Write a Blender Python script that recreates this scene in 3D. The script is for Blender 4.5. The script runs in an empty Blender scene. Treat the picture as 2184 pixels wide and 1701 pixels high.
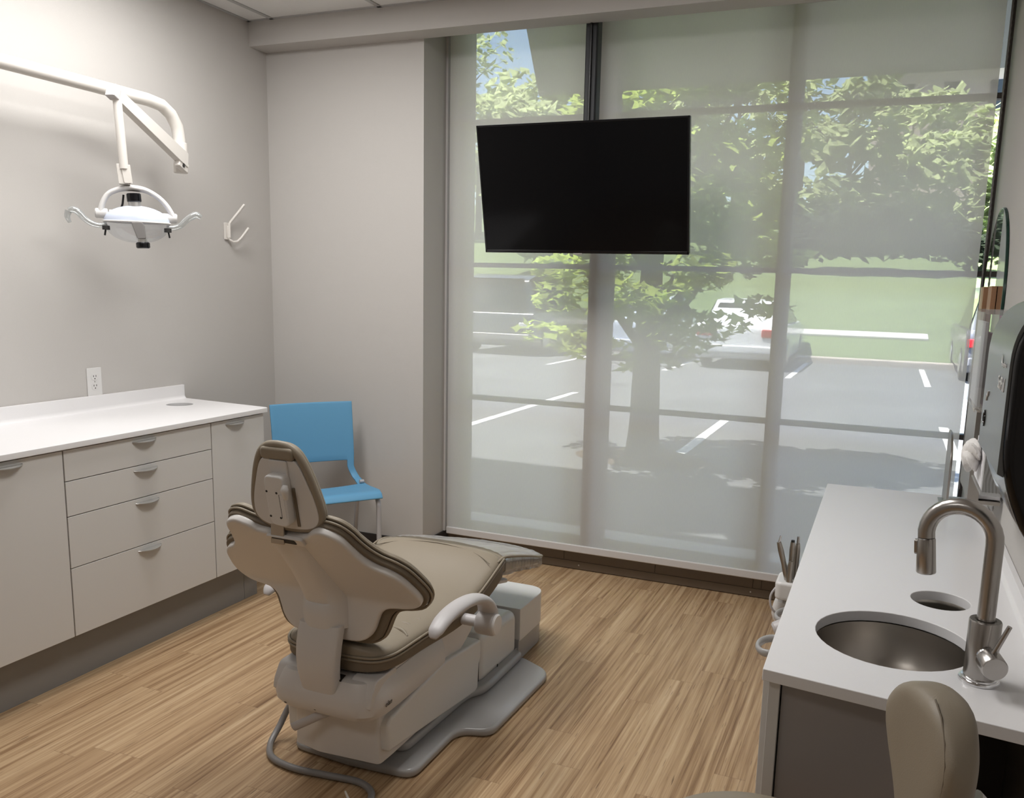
import bpy, bmesh, math, random
from mathutils import Vector, Matrix
from math import sin, cos, pi, radians, sqrt
random.seed(7)
SC = bpy.context.scene
COL = SC.collection

# ------------------------------------------------------------------ camera
YAW, PITCH, ROLL = -0.38, 0.1694, 0.0274
_f = Vector((sin(YAW)*cos(PITCH), cos(YAW)*cos(PITCH), -sin(PITCH)))
_r0 = Vector((cos(YAW), -sin(YAW), 0)); _u0 = _r0.cross(_f)
_r = _r0*cos(ROLL) + _u0*sin(ROLL); _u = _u0*cos(ROLL) - _r0*sin(ROLL)
cam = bpy.data.cameras.new('camera'); camo = bpy.data.objects.new('camera', cam); COL.objects.link(camo)
cam.sensor_width = 36.0; cam.lens = 1809.3/2184*36
cam.shift_x = -71.96/2184; cam.shift_y = 68.7/2184
cam.clip_start = 0.02; cam.clip_end = 500
_m = Matrix((( _r.x, _u.x, -_f.x, 0), (_r.y, _u.y, -_f.y, 0), (_r.z, _u.z, -_f.z, 1.5), (0, 0, 0, 1)))
camo.matrix_world = _m
SC.camera = camo

# ------------------------------------------------------------------ world, sun, lamps, exposure
SC.view_settings.view_transform = 'Standard'; SC.view_settings.look = 'None'
SC.view_settings.exposure = 0.0; SC.view_settings.gamma = 1.0; SC.view_settings.use_curve_mapping = False
SC.cycles.max_bounces = 10; SC.cycles.diffuse_bounces = 5; SC.cycles.transparent_max_bounces = 16
SC.cycles.glossy_bounces = 4; SC.cycles.caustics_reflective = False; SC.cycles.caustics_refractive = False
SC.cycles.use_denoising = True
w = bpy.data.worlds.new('world'); SC.world = w; w.use_nodes = True
nt = w.node_tree; nt.nodes.clear()
wo = nt.nodes.new('ShaderNodeOutputWorld'); bg = nt.nodes.new('ShaderNodeBackground'); sky = nt.nodes.new('ShaderNodeTexSky')
sky.sky_type = 'NISHITA'; sky.sun_disc = False; sky.sun_elevation = radians(64); sky.sun_rotation = radians(255)
sky.air_density = 1.0; sky.dust_density = 1.5; sky.ozone_density = 1.0
bg.inputs['Strength'].default_value = 0.92
nt.links.new(sky.outputs[0], bg.inputs[0]); nt.links.new(bg.outputs[0], wo.inputs[0])
sun = bpy.data.lights.new('sun', 'SUN'); sun.energy = 38; sun.angle = radians(0.6); sun.color = (1, .96, .9)
suno = bpy.data.objects.new('sun', sun); COL.objects.link(suno)
suno.rotation_euler = Vector((-.38, -.16, .91)).to_track_quat('Z', 'Y').to_euler()
def area(name, loc, sx, sy, power, color=(1, .985, .968)):
    L = bpy.data.lights.new(name, 'AREA'); L.shape = 'RECTANGLE'; L.size = sx; L.size_y = sy; L.energy = power; L.color = color
    o = bpy.data.objects.new(name, L); COL.objects.link(o); o.location = loc; return o
# recessed ceiling troffers of the room (just above the picture)
area('troffer_lamp', (-2.47, 2.42, 2.785), 0.56, 1.16, 34)
area('troffer_lamp', (-1.20, 2.25, 2.785), 0.56, 1.16, 30)
area('troffer_lamp', (-1.60, -.40, 2.785), 1.16, 0.56, 12)

# ------------------------------------------------------------------ materials
def mat(name, color, rough=.5, metal=0, bump=0, bscale=200, spec=None, coat=0, var=0, vscale=4, aniso=0, trans=0, alpha=1):
    m = bpy.data.materials.new(name); m.use_nodes = True; n = m.node_tree.nodes; l = m.node_tree.links
    b = n['Principled BSDF']; b.inputs['Base Color'].default_value = (*color, 1); b.inputs['Roughness'].default_value = rough
    b.inputs['Metallic'].default_value = metal
    if spec is not None: b.inputs['Specular IOR Level'].default_value = spec
    if coat: b.inputs['Coat Weight'].default_value = coat; b.inputs['Coat Roughness'].default_value = .1
    if trans: b.inputs['Transmission Weight'].default_value = trans
    if alpha < 1: b.inputs['Alpha'].default_value = alpha
    tc = n.new('ShaderNodeTexCoord')
    if var:
        nz = n.new('ShaderNodeTexNoise'); nz.inputs['Scale'].default_value = vscale; nz.inputs['Detail'].default_value = 5
        mr = n.new('ShaderNodeMapRange'); mr.inputs[3].default_value = 1-var; mr.inputs[4].default_value = 1+var
        mx = n.new('ShaderNodeMix'); mx.data_type = 'RGBA'; mx.blend_type = 'MULTIPLY'; mx.inputs[0].default_value = 1
        mx.inputs[6].default_value = (*color, 1)
        l.new(tc.outputs['Object'], nz.inputs['Vector']); l.new(nz.outputs[0], mr.inputs[0]); l.new(mr.outputs[0], mx.inputs[7]); l.new(mx.outputs[2], b.inputs['Base Color'])
    if bump:
        nb = n.new('ShaderNodeTexNoise'); nb.inputs['Scale'].default_value = bscale; nb.inputs['Detail'].default_value = 3
        bp = n.new('ShaderNodeBump'); bp.inputs['Strength'].default_value = bump; bp.inputs['Distance'].default_value = .002
        l.new(tc.outputs['Object'], nb.inputs['Vector']); l.new(nb.outputs[0], bp.inputs['Height']); l.new(bp.outputs[0], b.inputs['Normal'])
    return m
def emit(name, color, s):
    m = bpy.data.materials.new(name); m.use_nodes = True; b = m.node_tree.nodes['Principled BSDF']
    b.inputs['Emission Color'].default_value = (*color, 1); b.inputs['Emission Strength'].default_value = s; return m
def clear(name, tint=(1, 1, 1), gloss=.12, rough=.03, fres=True, haze=0, hazecol=(.8, .8, .8)):
    """thin clear sheet: transparent mixed with a fresnel reflection (and some white scatter)"""
    m = bpy.data.materials.new(name); m.use_nodes = True; n = m.node_tree.nodes; l = m.node_tree.links; n.clear()
    o = n.new('ShaderNodeOutputMaterial'); t = n.new('ShaderNodeBsdfTransparent'); g = n.new('ShaderNodeBsdfGlossy')
    t.inputs[0].default_value = (*tint, 1); g.inputs['Roughness'].default_value = rough
    mx = n.new('ShaderNodeMixShader')
    if fres:
        f = n.new('ShaderNodeFresnel'); f.inputs[0].default_value = 1.5; l.new(f.outputs[0], mx.inputs[0])
    else: mx.inputs[0].default_value = gloss
    l.new(t.outputs[0], mx.inputs[1]); l.new(g.outputs[0], mx.inputs[2]); last = mx
    if haze:
        d = n.new('ShaderNodeBsdfDiffuse'); d.inputs[0].default_value = (*hazecol, 1); m2 = n.new('ShaderNodeMixShader'); m2.inputs[0].default_value = haze
        l.new(mx.outputs[0], m2.inputs[1]); l.new(d.outputs[0], m2.inputs[2]); last = m2
    l.new(last.outputs[0], o.inputs[0]); return m

M = {}
M['wall'] = mat('wall_paint', (.50, .48, .458), .75, bump=.25, bscale=350, spec=.25)
M['ceiling'] = mat('ceiling_tile', (.72, .72, .71), .9, bump=.4, bscale=250, spec=.1)
M['grid'] = mat('ceiling_grid', (.42, .42, .42), .5)
M['cab'] = mat('cabinet_laminate', (.62, .605, .585), .42, spec=.4)
M['carcass'] = mat('cabinet_carcass', (.10, .09, .085), .7)
M['counter'] = mat('solid_surface', (.77, .76, .765), .32, spec=.45, var=.02, vscale=300)
M['toe'] = mat('toe_kick_grey', (.23, .225, .22), .45)
M['black'] = mat('black_plastic', (.008, .008, .009), .35)
M['gloss_black'] = mat('gloss_black_plastic', (.006, .006, .007), .08, spec=.4)
M['screen'] = mat('screen_glass', (.003, .003, .0035), .10, spec=.18)
M['white'] = mat('white_plastic', (.66, .65, .64), .35)
M['beige'] = mat('chair_shell_plastic', (.62, .60, .58), .36, spec=.45)
M['cover'] = mat('lift_cover_plastic', (.64, .635, .62), .3, spec=.5)
M['strap'] = mat('support_grey', (.60, .58, .565), .4)
M['basegrey'] = mat('base_grey', (.36, .355, .35), .22, spec=.55)
M['leather'] = mat('taupe_upholstery', (.265, .225, .170), .45, bump=.12, bscale=500, spec=.35)
M['leather_dk'] = mat('taupe_upholstery_side', (.165, .133, .095), .5, bump=.12, bscale=500, spec=.3)
M['arm'] = mat('armrest_grey', (.50, .48, .48), .42)
M['chrome'] = mat('chrome', (.75, .75, .76), .12, 1)
M['brushed'] = mat('brushed_nickel', (.42, .40, .38), .27, 1, bump=.03, bscale=900)
M['steel'] = mat('stainless', (.40, .37, .335), .33, 1)
M['warmsteel'] = mat('polished_bracket', (.62, .55, .46), .3, 1)
M['blue'] = mat('blue_polypropylene', (.115, .31, .50), .5, bump=.1, bscale=500, spec=.35)
M['legmetal'] = mat('chair_leg_metal', (.46, .46, .48), .4, .2)
M['baseboard'] = mat('rubber_base', (.035, .03, .028), .6)
M['bronze'] = mat('bronze_frame', (.135, .10, .07), .5)
M['frame_out'] = mat('window_mullion', (.07, .055, .05), .55)
M['lightarm'] = mat('light_arm_enamel', (.66, .63, .59), .35, spec=.45)
M['lamp_blue'] = mat('reflector_blue_white', (.55, .60, .72), .2, spec=.6)
M['dark_slot'] = mat('dark_slot', (.02, .018, .016), .7)
M['hose'] = mat('grey_hose', (.21, .20, .195), .35)
M['paper'] = mat('tissue_paper', (.80, .78, .76), .9)
M['wood_light'] = mat('bracket_wood', (.36, .19, .10), .5, var=.15, vscale=30)
M['smoke'] = mat('dispenser_grey', (.13, .14, .14), .25, spec=.45)
M['print_white'] = mat('printed_white', (.75, .75, .75), .5)
M['print_dark'] = mat('printed_dark', (.05, .04, .035), .5)
M['magenta'] = mat('leaflet_magenta', (.22, .03, .13), .5)
M['leaf_white'] = mat('leaflet_white', (.75, .74, .76), .6)
M['glass'] = clear('window_glass', (.96, .98, .97))
M['acrylic'] = clear('clear_acrylic', (.95, .96, .96), fres=False, gloss=.12, haze=.12)
M['shield'] = clear('clear_shield', (.95, .96, .97), fres=False, gloss=.10, rough=.04, haze=.07, hazecol=(.85, .87, .9))
M['mirror'] = mat('mirror_silver', (.85, .87, .86), .02, 1)
M['mirror_edge'] = mat('mirror_edge_green', (.01, .035, .025), .2)
M['handle'] = mat('handle_nickel', (.52, .51, .49), .35, .7)
M['asphalt'] = mat('asphalt', (.115, .118, .125), .9, var=.35, vscale=.6, bump=.4, bscale=30)
M['linepaint'] = mat('line_paint', (.72, .72, .70), .8, var=.08, vscale=8)
M['curb'] = mat('curb_concrete', (.42, .37, .33), .9, var=.12, vscale=3)
M['grass'] = mat('lawn_grass', (.115, .16, .06), .95, var=.3, vscale=1.2)
M['path'] = mat('sidewalk_concrete', (.60, .58, .54), .9)
M['mulch'] = mat('mulch', (.07, .05, .035), .95, var=.4, vscale=12)
M['bark'] = mat('bark', (.07, .055, .045), .9, var=.3, vscale=20, bump=.5, bscale=40)
M['soffit'] = mat('canopy_soffit', (.30, .31, .30), .8)
M['brick'] = mat('far_stone', (.48, .36, .32), .9, var=.2, vscale=1)
def leafmat(name, c):
    m = bpy.data.materials.new(name); m.use_nodes = True; n = m.node_tree.nodes; l = m.node_tree.links; n.clear()
    o = n.new('ShaderNodeOutputMaterial'); d = n.new('ShaderNodeBsdfDiffuse'); t = n.new('ShaderNodeBsdfTranslucent'); mx = n.new('ShaderNodeMixShader')
    tc = n.new('ShaderNodeTexCoord'); nz = n.new('ShaderNodeTexNoise'); nz.inputs['Scale'].default_value = 2.5
    cr = n.new('ShaderNodeValToRGB'); cr.color_ramp.elements[0].position = .35; cr.color_ramp.elements[0].color = (*[x*.7 for x in c], 1)
    cr.color_ramp.elements[1].position = .65; cr.color_ramp.elements[1].color = (*[min(1, x*1.35) for x in c], 1)
    l.new(tc.outputs['Object'], nz.inputs['Vector']); l.new(nz.outputs[0], cr.inputs[0])
    for s in (d, t): l.new(cr.outputs[0], s.inputs[0])
    mx.inputs[0].default_value = .6; l.new(d.outputs[0], mx.inputs[1]); l.new(t.outputs[0], mx.inputs[2]); l.new(mx.outputs[0], o.inputs[0]); return m
M['leaf'] = leafmat('maple_leaf', (.42, .52, .13)); M['leaf_far'] = leafmat('woodland_leaf', (.46, .52, .27)); M['leaf_dark'] = leafmat('woodland_leaf_dark', (.33, .38, .20)); M['leaf_thicket'] = leafmat('thicket_leaf', (.04, .05, .035))  # woodland leaf tones lifted beyond natural to paint in distance haze
def carpaint(name, c): return mat(name, c, .25, coat=.5)

def floor_mat():
    m = bpy.data.materials.new('wood_plank_floor'); m.use_nodes = True; n = m.node_tree.nodes; l = m.node_tree.links; b = n['Principled BSDF']
    def math_(op, a, c=None, v=None):
        q = n.new('ShaderNodeMath'); q.operation = op
        if hasattr(a, 'links') or not isinstance(a, (int, float)): l.new(a, q.inputs[0])
        else: q.inputs[0].default_value = a
        if c is not None:
            if isinstance(c, (int, float)): q.inputs[1].default_value = c
            else: l.new(c, q.inputs[1])
        return q.outputs[0]
    tc = n.new('ShaderNodeTexCoord'); sp = n.new('ShaderNodeSeparateXYZ'); l.new(tc.outputs['Object'], sp.inputs[0])
    X, Y = sp.outputs[0], sp.outputs[1]
    pw, pl = .098, .92
    xs = math_('DIVIDE', X, pw); ix = math_('FLOOR', xs); fx = math_('FRACT', xs)
    wn = n.new('ShaderNodeTexWhiteNoise'); wn.noise_dimensions = '1D'; l.new(ix, wn.inputs['W'])
    ys = math_('ADD', math_('DIVIDE', Y, pl), wn.outputs['Value']); iy = math_('FLOOR', ys); fy = math_('FRACT', ys)
    cb = n.new('ShaderNodeCombineXYZ'); l.new(ix, cb.inputs[0]); l.new(iy, cb.inputs[1])
    wn2 = n.new('ShaderNodeTexWhiteNoise'); wn2.noise_dimensions = '2D'; l.new(cb.outputs[0], wn2.inputs['Vector']); R = wn2.outputs['Value']
    off = math_('MULTIPLY', R, 37.0)
    def streak(sx, sy, det, rough=.5):
        c = n.new('ShaderNodeCombineXYZ'); l.new(math_('MULTIPLY', X, sx), c.inputs[0]); l.new(math_('MULTIPLY', Y, sy), c.inputs[1]); l.new(off, c.inputs[2])
        t = n.new('ShaderNodeTexNoise'); t.inputs['Scale'].default_value = 1; t.inputs['Detail'].default_value = det; t.inputs['Roughness'].default_value = rough
        l.new(c.outputs[0], t.inputs['Vector']); return t.outputs[0]
    s1 = streak(70, 1.6, 4, .6); s2 = streak(220, 3, 2)
    mixv = math_('ADD', math_('MULTIPLY', s1, .72), math_('MULTIPLY', s2, .28))
    mixv = math_('ADD', mixv, math_('MULTIPLY', math_('SUBTRACT', R, .5), .06))
    cs = n.new('ShaderNodeCombineXYZ'); l.new(math_('FLOOR', math_('DIVIDE', X, .0163)), cs.inputs[0]); l.new(iy, cs.inputs[1]); l.new(ix, cs.inputs[2])
    wn3 = n.new('ShaderNodeTexWhiteNoise'); wn3.noise_dimensions = '3D'; l.new(cs.outputs[0], wn3.inputs['Vector'])
    mixv = math_('ADD', mixv, math_('MULTIPLY', math_('SUBTRACT', wn3.outputs['Value'], .5), .10))
    cr = n.new('ShaderNodeValToRGB'); e = cr.color_ramp.elements
    e[0].position = .30; e[0].color = (.19, .105, .052, 1); e[1].position = .72; e[1].color = (.585, .435, .275, 1)
    k = e.new(.42); k.color = (.325, .205, .110, 1); k = e.new(.52); k.color = (.43, .29, .165, 1); k = e.new(.62); k.color = (.51, .36, .215, 1)
    l.new(mixv, cr.inputs[0])
    # short dark flecks along the grain
    fl = streak(260, 9, 1); fm = n.new('ShaderNodeMapRange'); fm.inputs[1].default_value = .70; fm.inputs[2].default_value = .76; fm.inputs[3].default_value = 0; fm.inputs[4].default_value = .75; fm.clamp = True
    l.new(fl, fm.inputs[0])
    mx = n.new('ShaderNodeMix'); mx.data_type = 'RGBA'; l.new(fm.outputs[0], mx.inputs[0]); l.new(cr.outputs[0], mx.inputs[6]); mx.inputs[7].default_value = (.10, .055, .03, 1)
    # joints
    j1 = math_('LESS_THAN', fy, .0022); j2 = math_('LESS_THAN', fx, .012)
    jj = math_('MULTIPLY', math_('MAXIMUM', j1, j2), .45)
    m3 = n.new('ShaderNodeMix'); m3.data_type = 'RGBA'; l.new(jj, m3.inputs[0]); l.new(mx.outputs[2], m3.inputs[6]); m3.inputs[7].default_value = (.16, .09, .05, 1)
    l.new(m3.outputs[2], b.inputs['Base Color']); b.inputs['Roughness'].default_value = .42; b.inputs['Specular IOR Level'].default_value = .35
    return m
M['floor'] = floor_mat()
def blind_mat():
    m = bpy.data.materials.new('solar_shade_fabric'); m.use_nodes = True; n = m.node_tree.nodes; l = m.node_tree.links; n.clear()
    o = n.new('ShaderNodeOutputMaterial'); tr = n.new('ShaderNodeBsdfTransparent'); d = n.new('ShaderNodeBsdfDiffuse'); tl = n.new('ShaderNodeBsdfTranslucent')
    d.inputs[0].default_value = (.80, .78, .74, 1); tl.inputs[0].default_value = (.94, .885, .875, 1)
    tc = n.new('ShaderNodeTexCoord'); mp = n.new('ShaderNodeMapping'); mp.inputs['Scale'].default_value = (300, 1, 40); l.new(tc.outputs['Object'], mp.inputs[0])
    nz = n.new('ShaderNodeTexNoise'); nz.inputs['Scale'].default_value = 1; l.new(mp.outputs[0], nz.inputs['Vector'])
    mr = n.new('ShaderNodeMapRange'); mr.inputs[3].default_value = BL_OPEN*.8; mr.inputs[4].default_value = BL_OPEN*1.2; l.new(nz.outputs[0], mr.inputs[0])
    a = n.new('ShaderNodeMixShader'); a.inputs[0].default_value = BL_TRANS; l.new(d.outputs[0], a.inputs[1]); l.new(tl.outputs[0], a.inputs[2])
    c = n.new('ShaderNodeMixShader'); l.new(mr.outputs[0], c.inputs[0]); l.new(a.outputs[0], c.inputs[1]); l.new(tr.outputs[0], c.inputs[2]); l.new(c.outputs[0], o.inputs[0]); return m
BL_OPEN, BL_TRANS = .13, .43
M['blind'] = blind_mat()
M['hem'] = mat('shade_hem', (.60, .585, .58), .6)

# ------------------------------------------------------------------ geometry helpers
def V(*a): return Vector(a)
def finish(bm, name, material, parent=None, smooth=True, angle=35, bevel=0, seg=2, subsurf=0, wn=None):
    bmesh.ops.recalc_face_normals(bm, faces=bm.faces[:])
    if bevel:
        es = [e for e in bm.edges if len(e.link_faces) == 2 and e.calc_face_angle(0) > radians(32)]
        try: bmesh.ops.bevel(bm, geom=es, offset=bevel, segments=seg, profile=.5, affect='EDGES', clamp_overlap=True)
        except Exception: pass
    me = bpy.data.meshes.new(name); bm.to_mesh(me); bm.free()
    if smooth:
        me.polygons.foreach_set('use_smooth', [True]*len(me.polygons)); me.set_sharp_from_angle(angle=radians(angle if not bevel else 50))
    if isinstance(material, (list, tuple)):
        for q in material: me.materials.append(q)
    else: me.materials.append(material)
    o = bpy.data.objects.new(name, me); COL.objects.link(o)
    if parent is not None:
        o.parent = parent
        if parent.parent is None: o.matrix_parent_inverse = Matrix.Translation(-parent.location)
    if subsurf:
        md = o.modifiers.new('subsurf', 'SUBSURF'); md.levels = subsurf; md.render_levels = subsurf
    elif bevel and (wn is None or wn):
        md = o.modifiers.new('wn', 'WEIGHTED_NORMAL'); md.keep_sharp = True
    return o
def tag(o, label=None, cat=None, group=None, kind=None):
    if label: o['label'] = label
    if cat: o['category'] = cat
    if group: o['group'] = group
    if kind: o['kind'] = kind
    return o
def thing(name, loc, label, cat, group=None):
    o = bpy.data.objects.new(name, None); o.empty_display_size = .1; COL.objects.link(o); o.location = loc
    return tag(o, label, cat, group)
def struct(o): o['kind'] = 'structure'; return o
def bbox(bm, x0, x1, y0, y1, z0, z1, M4=None):
    vs = [bm.verts.new(Vector(p) if M4 is None else M4 @ Vector(p)) for p in ((x0, y0, z0), (x1, y0, z0), (x1, y1, z0), (x0, y1, z0), (x0, y0, z1), (x1, y0, z1), (x1, y1, z1), (x0, y1, z1))]
    for f in ((0, 3, 2, 1), (4, 5, 6, 7), (0, 1, 5, 4), (1, 2, 6, 5), (2, 3, 7, 6), (3, 0, 4, 7)): bm.faces.new([vs[i] for i in f])
def box(name, x0, x1, y0, y1, z0, z1, m, parent=None, bevel=0, seg=2, M4=None):
    bm = bmesh.new(); bbox(bm, x0, x1, y0, y1, z0, z1, M4); return finish(bm, name, m, parent, bevel=bevel, seg=seg)
def frame(o, u, v):
    u = Vector(u).normalized(); v = Vector(v); v = (v - u*v.dot(u)).normalized(); n = u.cross(v)
    return Matrix(((u.x, v.x, n.x, o[0]), (u.y, v.y, n.y, o[1]), (u.z, v.z, n.z, o[2]), (0, 0, 0, 1)))
def bprism(bm, pts, n0, n1, fr):
    """outline pts (u,v) pushed from n0 to n1 in frame fr"""
    a = [bm.verts.new(fr @ Vector((p[0], p[1], n0))) for p in pts]; b = [bm.verts.new(fr @ Vector((p[0], p[1], n1))) for p in pts]
    bm.faces.new(a[::-1]); bm.faces.new(b); k = len(pts)
    for i in range(k): bm.faces.new((a[i], a[(i+1) % k], b[(i+1) % k], b[i]))
def prism(name, pts, n0, n1, fr, m, parent=None, bevel=0, seg=3):
    bm = bmesh.new(); bprism(bm, pts, n0, n1, fr); return finish(bm, name, m, parent, bevel=bevel, seg=seg)
FX = lambda x=0: Matrix(((0, 0, 1, x), (1, 0, 0, 0), (0, 1, 0, 0), (0, 0, 0, 1)))      # outline (y,z), depth x
FY = lambda y=0: Matrix(((1, 0, 0, 0), (0, 0, 1, y), (0, 1, 0, 0), (0, 0, 0, 1)))      # outline (x,z), depth y
FZ = lambda z=0: Matrix(((1, 0, 0, 0), (0, 1, 0, 0), (0, 0, 1, z), (0, 0, 0, 1)))      # outline (x,y), depth z
def smooth_pts(pts, k=4, closed=True):
    out = []; n = len(pts); P = [Vector(p) for p in pts]
    rng = range(n) if closed else range(n-1)
    for i in rng:
        p0 = P[(i-1) % n] if closed or i > 0 else P[0]; p1 = P[i]; p2 = P[(i+1) % n]; p3 = P[(i+2) % n] if closed or i < n-2 else P[-1]
        for j in range(k):
            t = j/k; out.append(.5*((2*p1) + (p2-p0)*t + (2*p0-5*p1+4*p2-p3)*t*t + (3*p1-p0-3*p2+p3)*t**3))
    if not closed: out.append(P[-1])
    return out
def rrect(x0, x1, y0, y1, r, k=5):
    out = []
    for cx, cy, a in ((x1-r, y0+r, -90), (x1-r, y1-r, 0), (x0+r, y1-r, 90), (x0+r, y0+r, 180)):
        for i in range(k+1):
            t = radians(a+90*i/k); out.append((cx+r*cos(t), cy+r*sin(t)))
    return out
def rpoly(pts, r, k=4):
    """polygon with rounded corners; r is a number or per-point list"""
    out = []; n = len(pts)
    for i in range(n):
        p = Vector(pts[i]); a = Vector(pts[i-1]); b = Vector(pts[(i+1) % n]); rr = r[i] if isinstance(r, (list, tuple)) else r
        if rr <= 0: out.append(p); continue
        da = (a-p); db = (b-p); ra = min(rr, da.length*.48); rb = min(rr, db.length*.48); A = p+da.normalized()*ra; B = p+db.normalized()*rb
        for j in range(k+1):
            t = j/k; out.append((1-t)**2*A + 2*t*(1-t)*p + t*t*B)
    return out
def btube(bm, pts, rad, seg=12, closed=False, ell=None, cap=True, up=(0, 0, 1)):
    P = [Vector(p) for p in pts]; n = len(P); rings = []
    T = []
    for i in range(n):
        if closed: t = P[(i+1) % n]-P[i-1]
        else: t = P[min(i+1, n-1)]-P[max(i-1, 0)]
        T.append(t.normalized())
    u = Vector(up); u = u - T[0]*u.dot(T[0])
    if u.length < 1e-3: u = Vector((1, 0, 0)) - T[0]*T[0].x
    u.normalize()
    for i in range(n):
        u = u - T[i]*u.dot(T[i])
        u.normalize(); v = T[i].cross(u); r = rad[i] if isinstance(rad, (list, tuple)) else rad
        e = ell if ell else 1
        rings.append([bm.verts.new(P[i] + u*(cos(2*pi*k/seg)*r*e) + v*(sin(2*pi*k/seg)*r)) for k in range(seg)])
    m = n if closed else n-1
    for i in range(m):
        a, b = rings[i], rings[(i+1) % n]
        for k in range(seg): bm.faces.new((a[k], a[(k+1) % seg], b[(k+1) % seg], b[k]))
    if cap and not closed: bm.faces.new(rings[0][::-1]); bm.faces.new(rings[-1])
def tube(name, pts, rad, m, parent=None, seg=12, closed=False, smooth_k=0, ell=None, up=(0, 0, 1)):
    if smooth_k: pts = smooth_pts(pts, smooth_k, closed)
    if isinstance(rad, (list, tuple)) and len(rad) != len(pts):
        L = len(rad); rad = [rad[min(int(i/(len(pts)-1)*(L-1)), L-2)]*(1-(i/(len(pts)-1)*(L-1)-min(int(i/(len(pts)-1)*(L-1)), L-2))) + rad[min(int(i/(len(pts)-1)*(L-1)), L-2)+1]*(i/(len(pts)-1)*(L-1)-min(int(i/(len(pts)-1)*(L-1)), L-2)) for i in range(len(pts))]
    bm = bmesh.new(); btube(bm, pts, rad, seg, closed, ell, up=up); return finish(bm, name, m, parent, angle=50)
def blathe(bm, prof, fr, seg=32, a0=0, a1=2*pi):
    """prof list of (r, h) along frame n axis"""
    full = abs(a1-a0-2*pi) < 1e-6; k = seg if full else seg+1; rings = []
    for r, h in prof:
        if r < 1e-5: rings.append([bm.verts.new(fr @ Vector((0, 0, h)))])
        else: rings.append([bm.verts.new(fr @ Vector((r*cos(a0+(a1-a0)*i/seg), r*sin(a0+(a1-a0)*i/seg), h))) for i in range(k)])
    for a, b in zip(rings, rings[1:]):
        for i in range(seg):
            j = (i+1) % k
            if len(a) == 1 and len(b) == 1: continue
            if len(a) == 1: bm.faces.new((a[0], b[j], b[i]))
            elif len(b) == 1: bm.faces.new((a[i], a[j], b[0]))
            else: bm.faces.new((a[i], a[j], b[j], b[i]))
def lathe(name, prof, fr, m, parent=None, seg=32, angle=40):
    bm = bmesh.new(); blathe(bm, prof, fr, seg); return finish(bm, name, m, parent, angle=angle)
def cyl(name, p0, p1, r, m, parent=None, seg=24, bev=.0):
    p0, p1 = Vector(p0), Vector(p1); d = p1-p0; L = d.length; a = Vector((1, 0, 0)) if abs(d.normalized().x) < .9 else Vector((0, 1, 0))
    n = d.normalized(); u = (a - n*a.dot(n)).normalized(); v = n.cross(u)
    fr = Matrix(((u.x, v.x, n.x, p0.x), (u.y, v.y, n.y, p0.y), (u.z, v.z, n.z, p0.z), (0, 0, 0, 1)))
    b = bev
    prof = [(0, 0), (r-b, 0), (r, b), (r, L-b), (r-b, L), (0, L)] if b else [(0, 0), (r, 0), (r, L), (0, L)]
    return lathe(name, prof, fr, m, parent, seg)
def axis_frame(p0, p1):
    p0, p1 = Vector(p0), Vector(p1); n = (p1-p0).normalized(); a = Vector((1, 0, 0)) if abs(n.x) < .9 else Vector((0, 1, 0))
    u = (a - n*a.dot(n)).normalized(); v = n.cross(u)
    return Matrix(((u.x, v.x, n.x, p0.x), (u.y, v.y, n.y, p0.y), (u.z, v.z, n.z, p0.z), (0, 0, 0, 1)))
def bloft(bm, rings, cap=True):
    R = [[bm.verts.new(p) for p in r] for r in rings]; k = len(R[0])
    for a, b in zip(R, R[1:]):
        for i in range(k): bm.faces.new((a[i], a[(i+1) % k], b[(i+1) % k], b[i]))
    if cap: bm.faces.new(R[0][::-1]); bm.faces.new(R[-1])
    return R
def sring(c, u, v, a, b, n=4, k=24):
    """super-ellipse ring"""
    out = []
    for i in range(k):
        t = 2*pi*(i+.5)/k; ct, st = cos(t), sin(t)
        out.append(Vector(c) + Vector(u)*(a*math.copysign(abs(ct)**(2/n), ct)) + Vector(v)*(b*math.copysign(abs(st)**(2/n), st)))
    return out
def text(name, body, size, fr, m, parent=None, ext=.0003, shear=0, align='CENTER'):
    cu = bpy.data.curves.new(name, 'FONT'); cu.body = body; cu.size = size; cu.extrude = ext; cu.align_x = align; cu.align_y = 'CENTER'; cu.shear = shear
    t = bpy.data.objects.new(name+'_src', cu); COL.objects.link(t); bpy.context.view_layer.update()
    me = bpy.data.meshes.new_from_object(t); bpy.data.objects.remove(t)
    bm = bmesh.new(); bm.from_mesh(me); bm.transform(fr); me2 = bpy.data.meshes.new(name); bm.to_mesh(me2); bm.free(); bpy.data.meshes.remove(me)
    me2.materials.clear(); me2.materials.append(m); o = bpy.data.objects.new(name, me2); COL.objects.link(o)
    if parent is not None:
        o.parent = parent
        if parent.parent is None: o.matrix_parent_inverse = Matrix.Translation(-parent.location)
    return o
def lerp_tab(tab, t):
    for (a, x), (b, y) in zip(tab, tab[1:]):
        if t <= b:
            q = 0 if b == a else max(0, (t-a)/(b-a)); q = q*q*(3-2*q) if False else q
            return x + (y-x)*q
    return tab[-1][1]
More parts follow.
